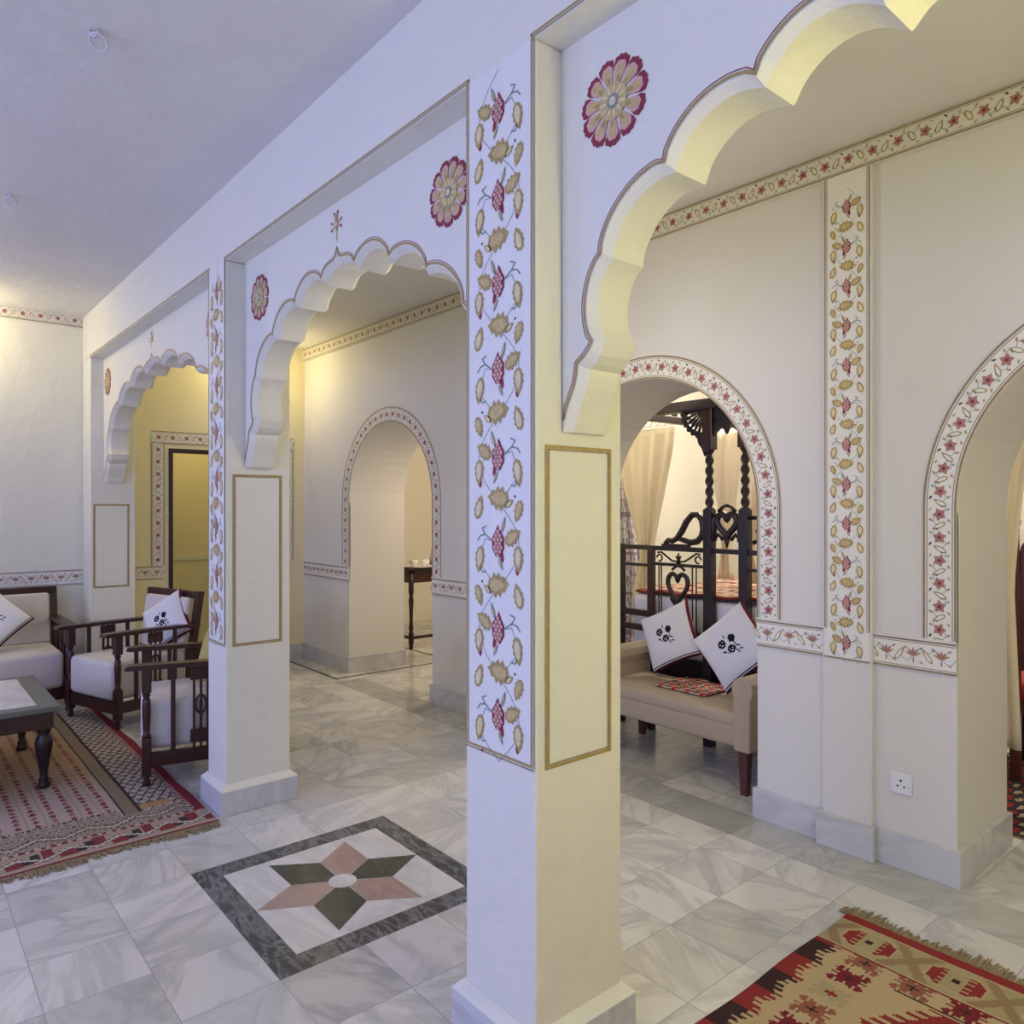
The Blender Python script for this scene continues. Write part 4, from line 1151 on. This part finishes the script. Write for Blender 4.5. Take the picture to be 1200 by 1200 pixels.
# seen through the right arch -----------------------------------------------------------
def rug3(a, b_):
    x = sin(a * 60) * sin(b_ * 83 + a * 13); return (.28, .03, .03) if x > .35 else ((.40, .30, .18) if x < -.6 else (.035, .03, .04))
t = thing('carpet', 'dark red and black patterned carpet beyond the right round arch', 'rug', (5.0, .9, 0))
o_ = grid_obj('weave', 150, 110, lambda a, b_: (-1.05 + 2.1 * a, -.62 + 1.25 * b_, .008), lambda a, b_: rug3(a, b_), 'woven', t)
mb = MB(); mb.box(-1.055, 1.055, -.625, .635, .0005, .0072, 'fringe_wool'); mb.build('backing', t)
ch = thing('carved_chair', 'high-backed dark carved chair with red seat beyond the right arch', 'chair', (5.02, 1.18, .008), math.radians(100))
mb = MB(); mb.box(-.25, .25, -.24, .22, .36, .42, 'red_wood', .006); mb.build('seat_frame', ch)
mb = MB(); mb.box(-.27, .27, -.27, .22, .42, .53, 'red_cloth', .04); mb.build('seat_cushion', ch)
for sx in (-1, 1):
    mb = MB(); mb.lathe([(.02, 0), (.03, .02), (.022, .06), (.032, .12), (.022, .2), (.032, .3), (.032, .37)], 'black_wood', sx * .22, -.2, 14); mb.build('leg', ch)
    mb = MB(); mb.box(sx * .22 - .026, sx * .22 + .026, .19, .24, 0, 1.0, 'red_wood', .005)
    vs = [(sx * .22 + a * w_, .215 + c * .02, z) for w_, z in ((.026, 1.0), (.016, 1.36)) for a, c in ((-1, -1), (1, -1), (1, 1), (-1, 1))]
    mb.add(vs, [(0, 1, 5, 4), (1, 2, 6, 5), (2, 3, 7, 6), (3, 0, 4, 7), (0, 3, 2, 1), (4, 5, 6, 7)], 'red_wood')
    mb.lathe([(.014, 1.36), (.022, 1.37), (.012, 1.38), (.024, 1.40), (.026, 1.42), (.014, 1.45), (.004, 1.475)], 'black_wood', sx * .22, .215, 12); mb.build('back_post', ch)
    mb = MB(); mb.tube([(sx * .23, .2, .80), (sx * .25, 0, .78), (sx * .27, -.2, .80), (sx * .28, -.28, .77), (sx * .28, -.26, .73), (sx * .25, -.2, .6), (sx * .24, -.2, .42)], [.02, .02, .022, .024, .02, .016, .016], 'red_wood'); mb.build('armrest', ch)
mb = MB(); mb.box(-.2, .2, .205, .225, .6, 1.25, 'red_wood', .005)
mb.prism([(.2 * cos(PI * k / 12), .13 * sin(PI * k / 12)) for k in range(13)], lambda a, c: (a, .203, 1.25 + c), lambda a, c: (a, .227, 1.25 + c), 'red_wood'); mb.build('backrest', ch)
curtain('door_curtain', 'cream curtain hanging beyond the right round arch', 1.75, 1.10, 1.72, 1.235, 4.3, 2.6, 1.1, .30, folds=7, amp=.02)

# wall lamps ------------------------------------------------------------------------------
def sconce(label, x, y, z, ny, nx=0):
    t = thing('wall_lamp', label, 'lamp', (x, y, z))
    mb = MB(); mb.lathe([(.035, -.01), (.035, .01)], 'brass', 0, 0, 16, Matrix.Translation((-nx * .05, -ny * .05, -.08)) @ Matrix.Rotation(PI / 2, 4, 'X')); mb.tube([(-nx * .05, -ny * .05, -.08), (0, 0, -.09), (0, 0, -.05)], .006, 'brass'); mb.build('bracket', t)
    mb = MB(); mb.lathe([(.025, -.05), (.05, 0), (.065, .06), (.062, .06), (.046, 0), (.022, -.045)], 'lamp_glass', 0, 0, 18); mb.build('lamp_shade', t)
def light(kind, name, loc, energy, color, size=.1, rot=None, sy=None):
    d = bpy.data.lights.new(name, kind); d.energy = energy; d.color = color
    if kind == 'AREA':
        d.size = size
        if sy: d.shape = 'RECTANGLE'; d.size_y = sy
    else: d.shadow_soft_size = size
    o_ = bpy.data.objects.new(name, d); COL.objects.link(o_); o_.location = loc
    if rot: o_.rotation_euler = rot
    return o_
WARM = (1, .80, .48); YEL = (1, .86, .50); BLUE = (.395, .455, 1.0)
sconce('glass wall lamp high on the far left wall, just outside the frame', .30, 6.95, 2.72, -1)
light('POINT', 'far_wall_lamp', (.25, 6.75, 2.90), 13, YEL, .05)
sconce('glass wall lamp above the corridor doorway', 2.85, 6.95, 2.62, -1)
light('POINT', 'corridor_lamp', (2.65, 6.70, 2.80), 8, YEL, .06)
light('POINT', 'lobby_lamp', (2.6, 7.7, 2.6), 7, YEL, .1)
t = thing('hanging_lantern', 'small glass lantern hanging in the nearest arch, outside the frame', 'lamp', (1.46, -.22, 2.0))
mb = MB(); mb.tube([(0, 0, .13), (0, 0, .38)], .004, 'brass'); mb.lathe([(.01, .14), (.05, .11), (.055, .10)], 'brass'); mb.build('chain', t)
mb = MB(); mb.lathe([(.03, -.09), (.052, -.03), (.052, .05), (.045, .095)], 'lamp_glass'); mb.build('lamp_shade', t)
light('POINT', 'lantern_light', (1.46, -.22, 1.75), 20, (1, .93, .27), .06)
t = thing('fill_pendant', 'small glass pendant added in the corridor for fill light, hidden behind the nearest pillar', 'lamp', (2.3, 2.6, 2.32))  # invented fixture, added to carry the hidden fill light of the corridor
mb = MB(); mb.tube([(0, 0, .13), (0, 0, CE - 2.32)], .004, 'brass'); mb.lathe([(.01, .14), (.05, .11), (.055, .10)], 'brass'); mb.build('chain', t)
mb = MB(); mb.lathe([(.03, -.09), (.052, -.03), (.052, .05), (.045, .095)], 'lamp_glass'); mb.build('lamp_shade', t)
for (x, y, z, e_, s_) in ((2.5, -1.2, 2.4, 14, .12), (2.3, 2.6, 2.18, 11, .08)):  # the latter is unseen fill, added to brighten the corridor ceiling
    light('POINT', 'corridor_lamp_and_fill', (x, y, z), e_, (1, .90, .68), s_)
light('POINT', 'bedroom_lamp', (5.0, 3.0, 2.75), 80, (1, .91, .76), .15)
light('POINT', 'bedroom_lamp', (5.9, .6, 2.6), 28, (1, .91, .76), .15)
light('POINT', 'hall_lamp', (5.0, 5.3, 2.4), 46, (1, .82, .60), .15)
for (a_, b_) in WINS:
    light('AREA', 'window_daylight', (XL - .05, (a_ + b_) / 2, 1.65), 42, BLUE, 1.4, (0, -PI / 2, 0), 1.4)
wd_ = bpy.data.worlds.new('World'); scene.world = wd_; wd_.use_nodes = True
wd_.node_tree.nodes['Background'].inputs[0].default_value = (.45, .55, .8, 1); wd_.node_tree.nodes['Background'].inputs[1].default_value = .6

# camera --------------------------------------------------------------------------------
cam = bpy.data.cameras.new('Camera'); co = bpy.data.objects.new('Camera', cam); COL.objects.link(co)
cam.sensor_width = 36; cam.lens = 877 / 1200 * 36; cam.shift_y = -5 / 1200; cam.clip_start = .02
co.location = (0, 0, 1.5); co.rotation_euler = (PI / 2, 0, -math.atan2(740, 877))
scene.camera = co
vs_ = scene.view_settings; vs_.view_transform = 'Standard'; vs_.look = 'None'; vs_.gamma = 1; vs_.use_curve_mapping = False; vs_.exposure = .38
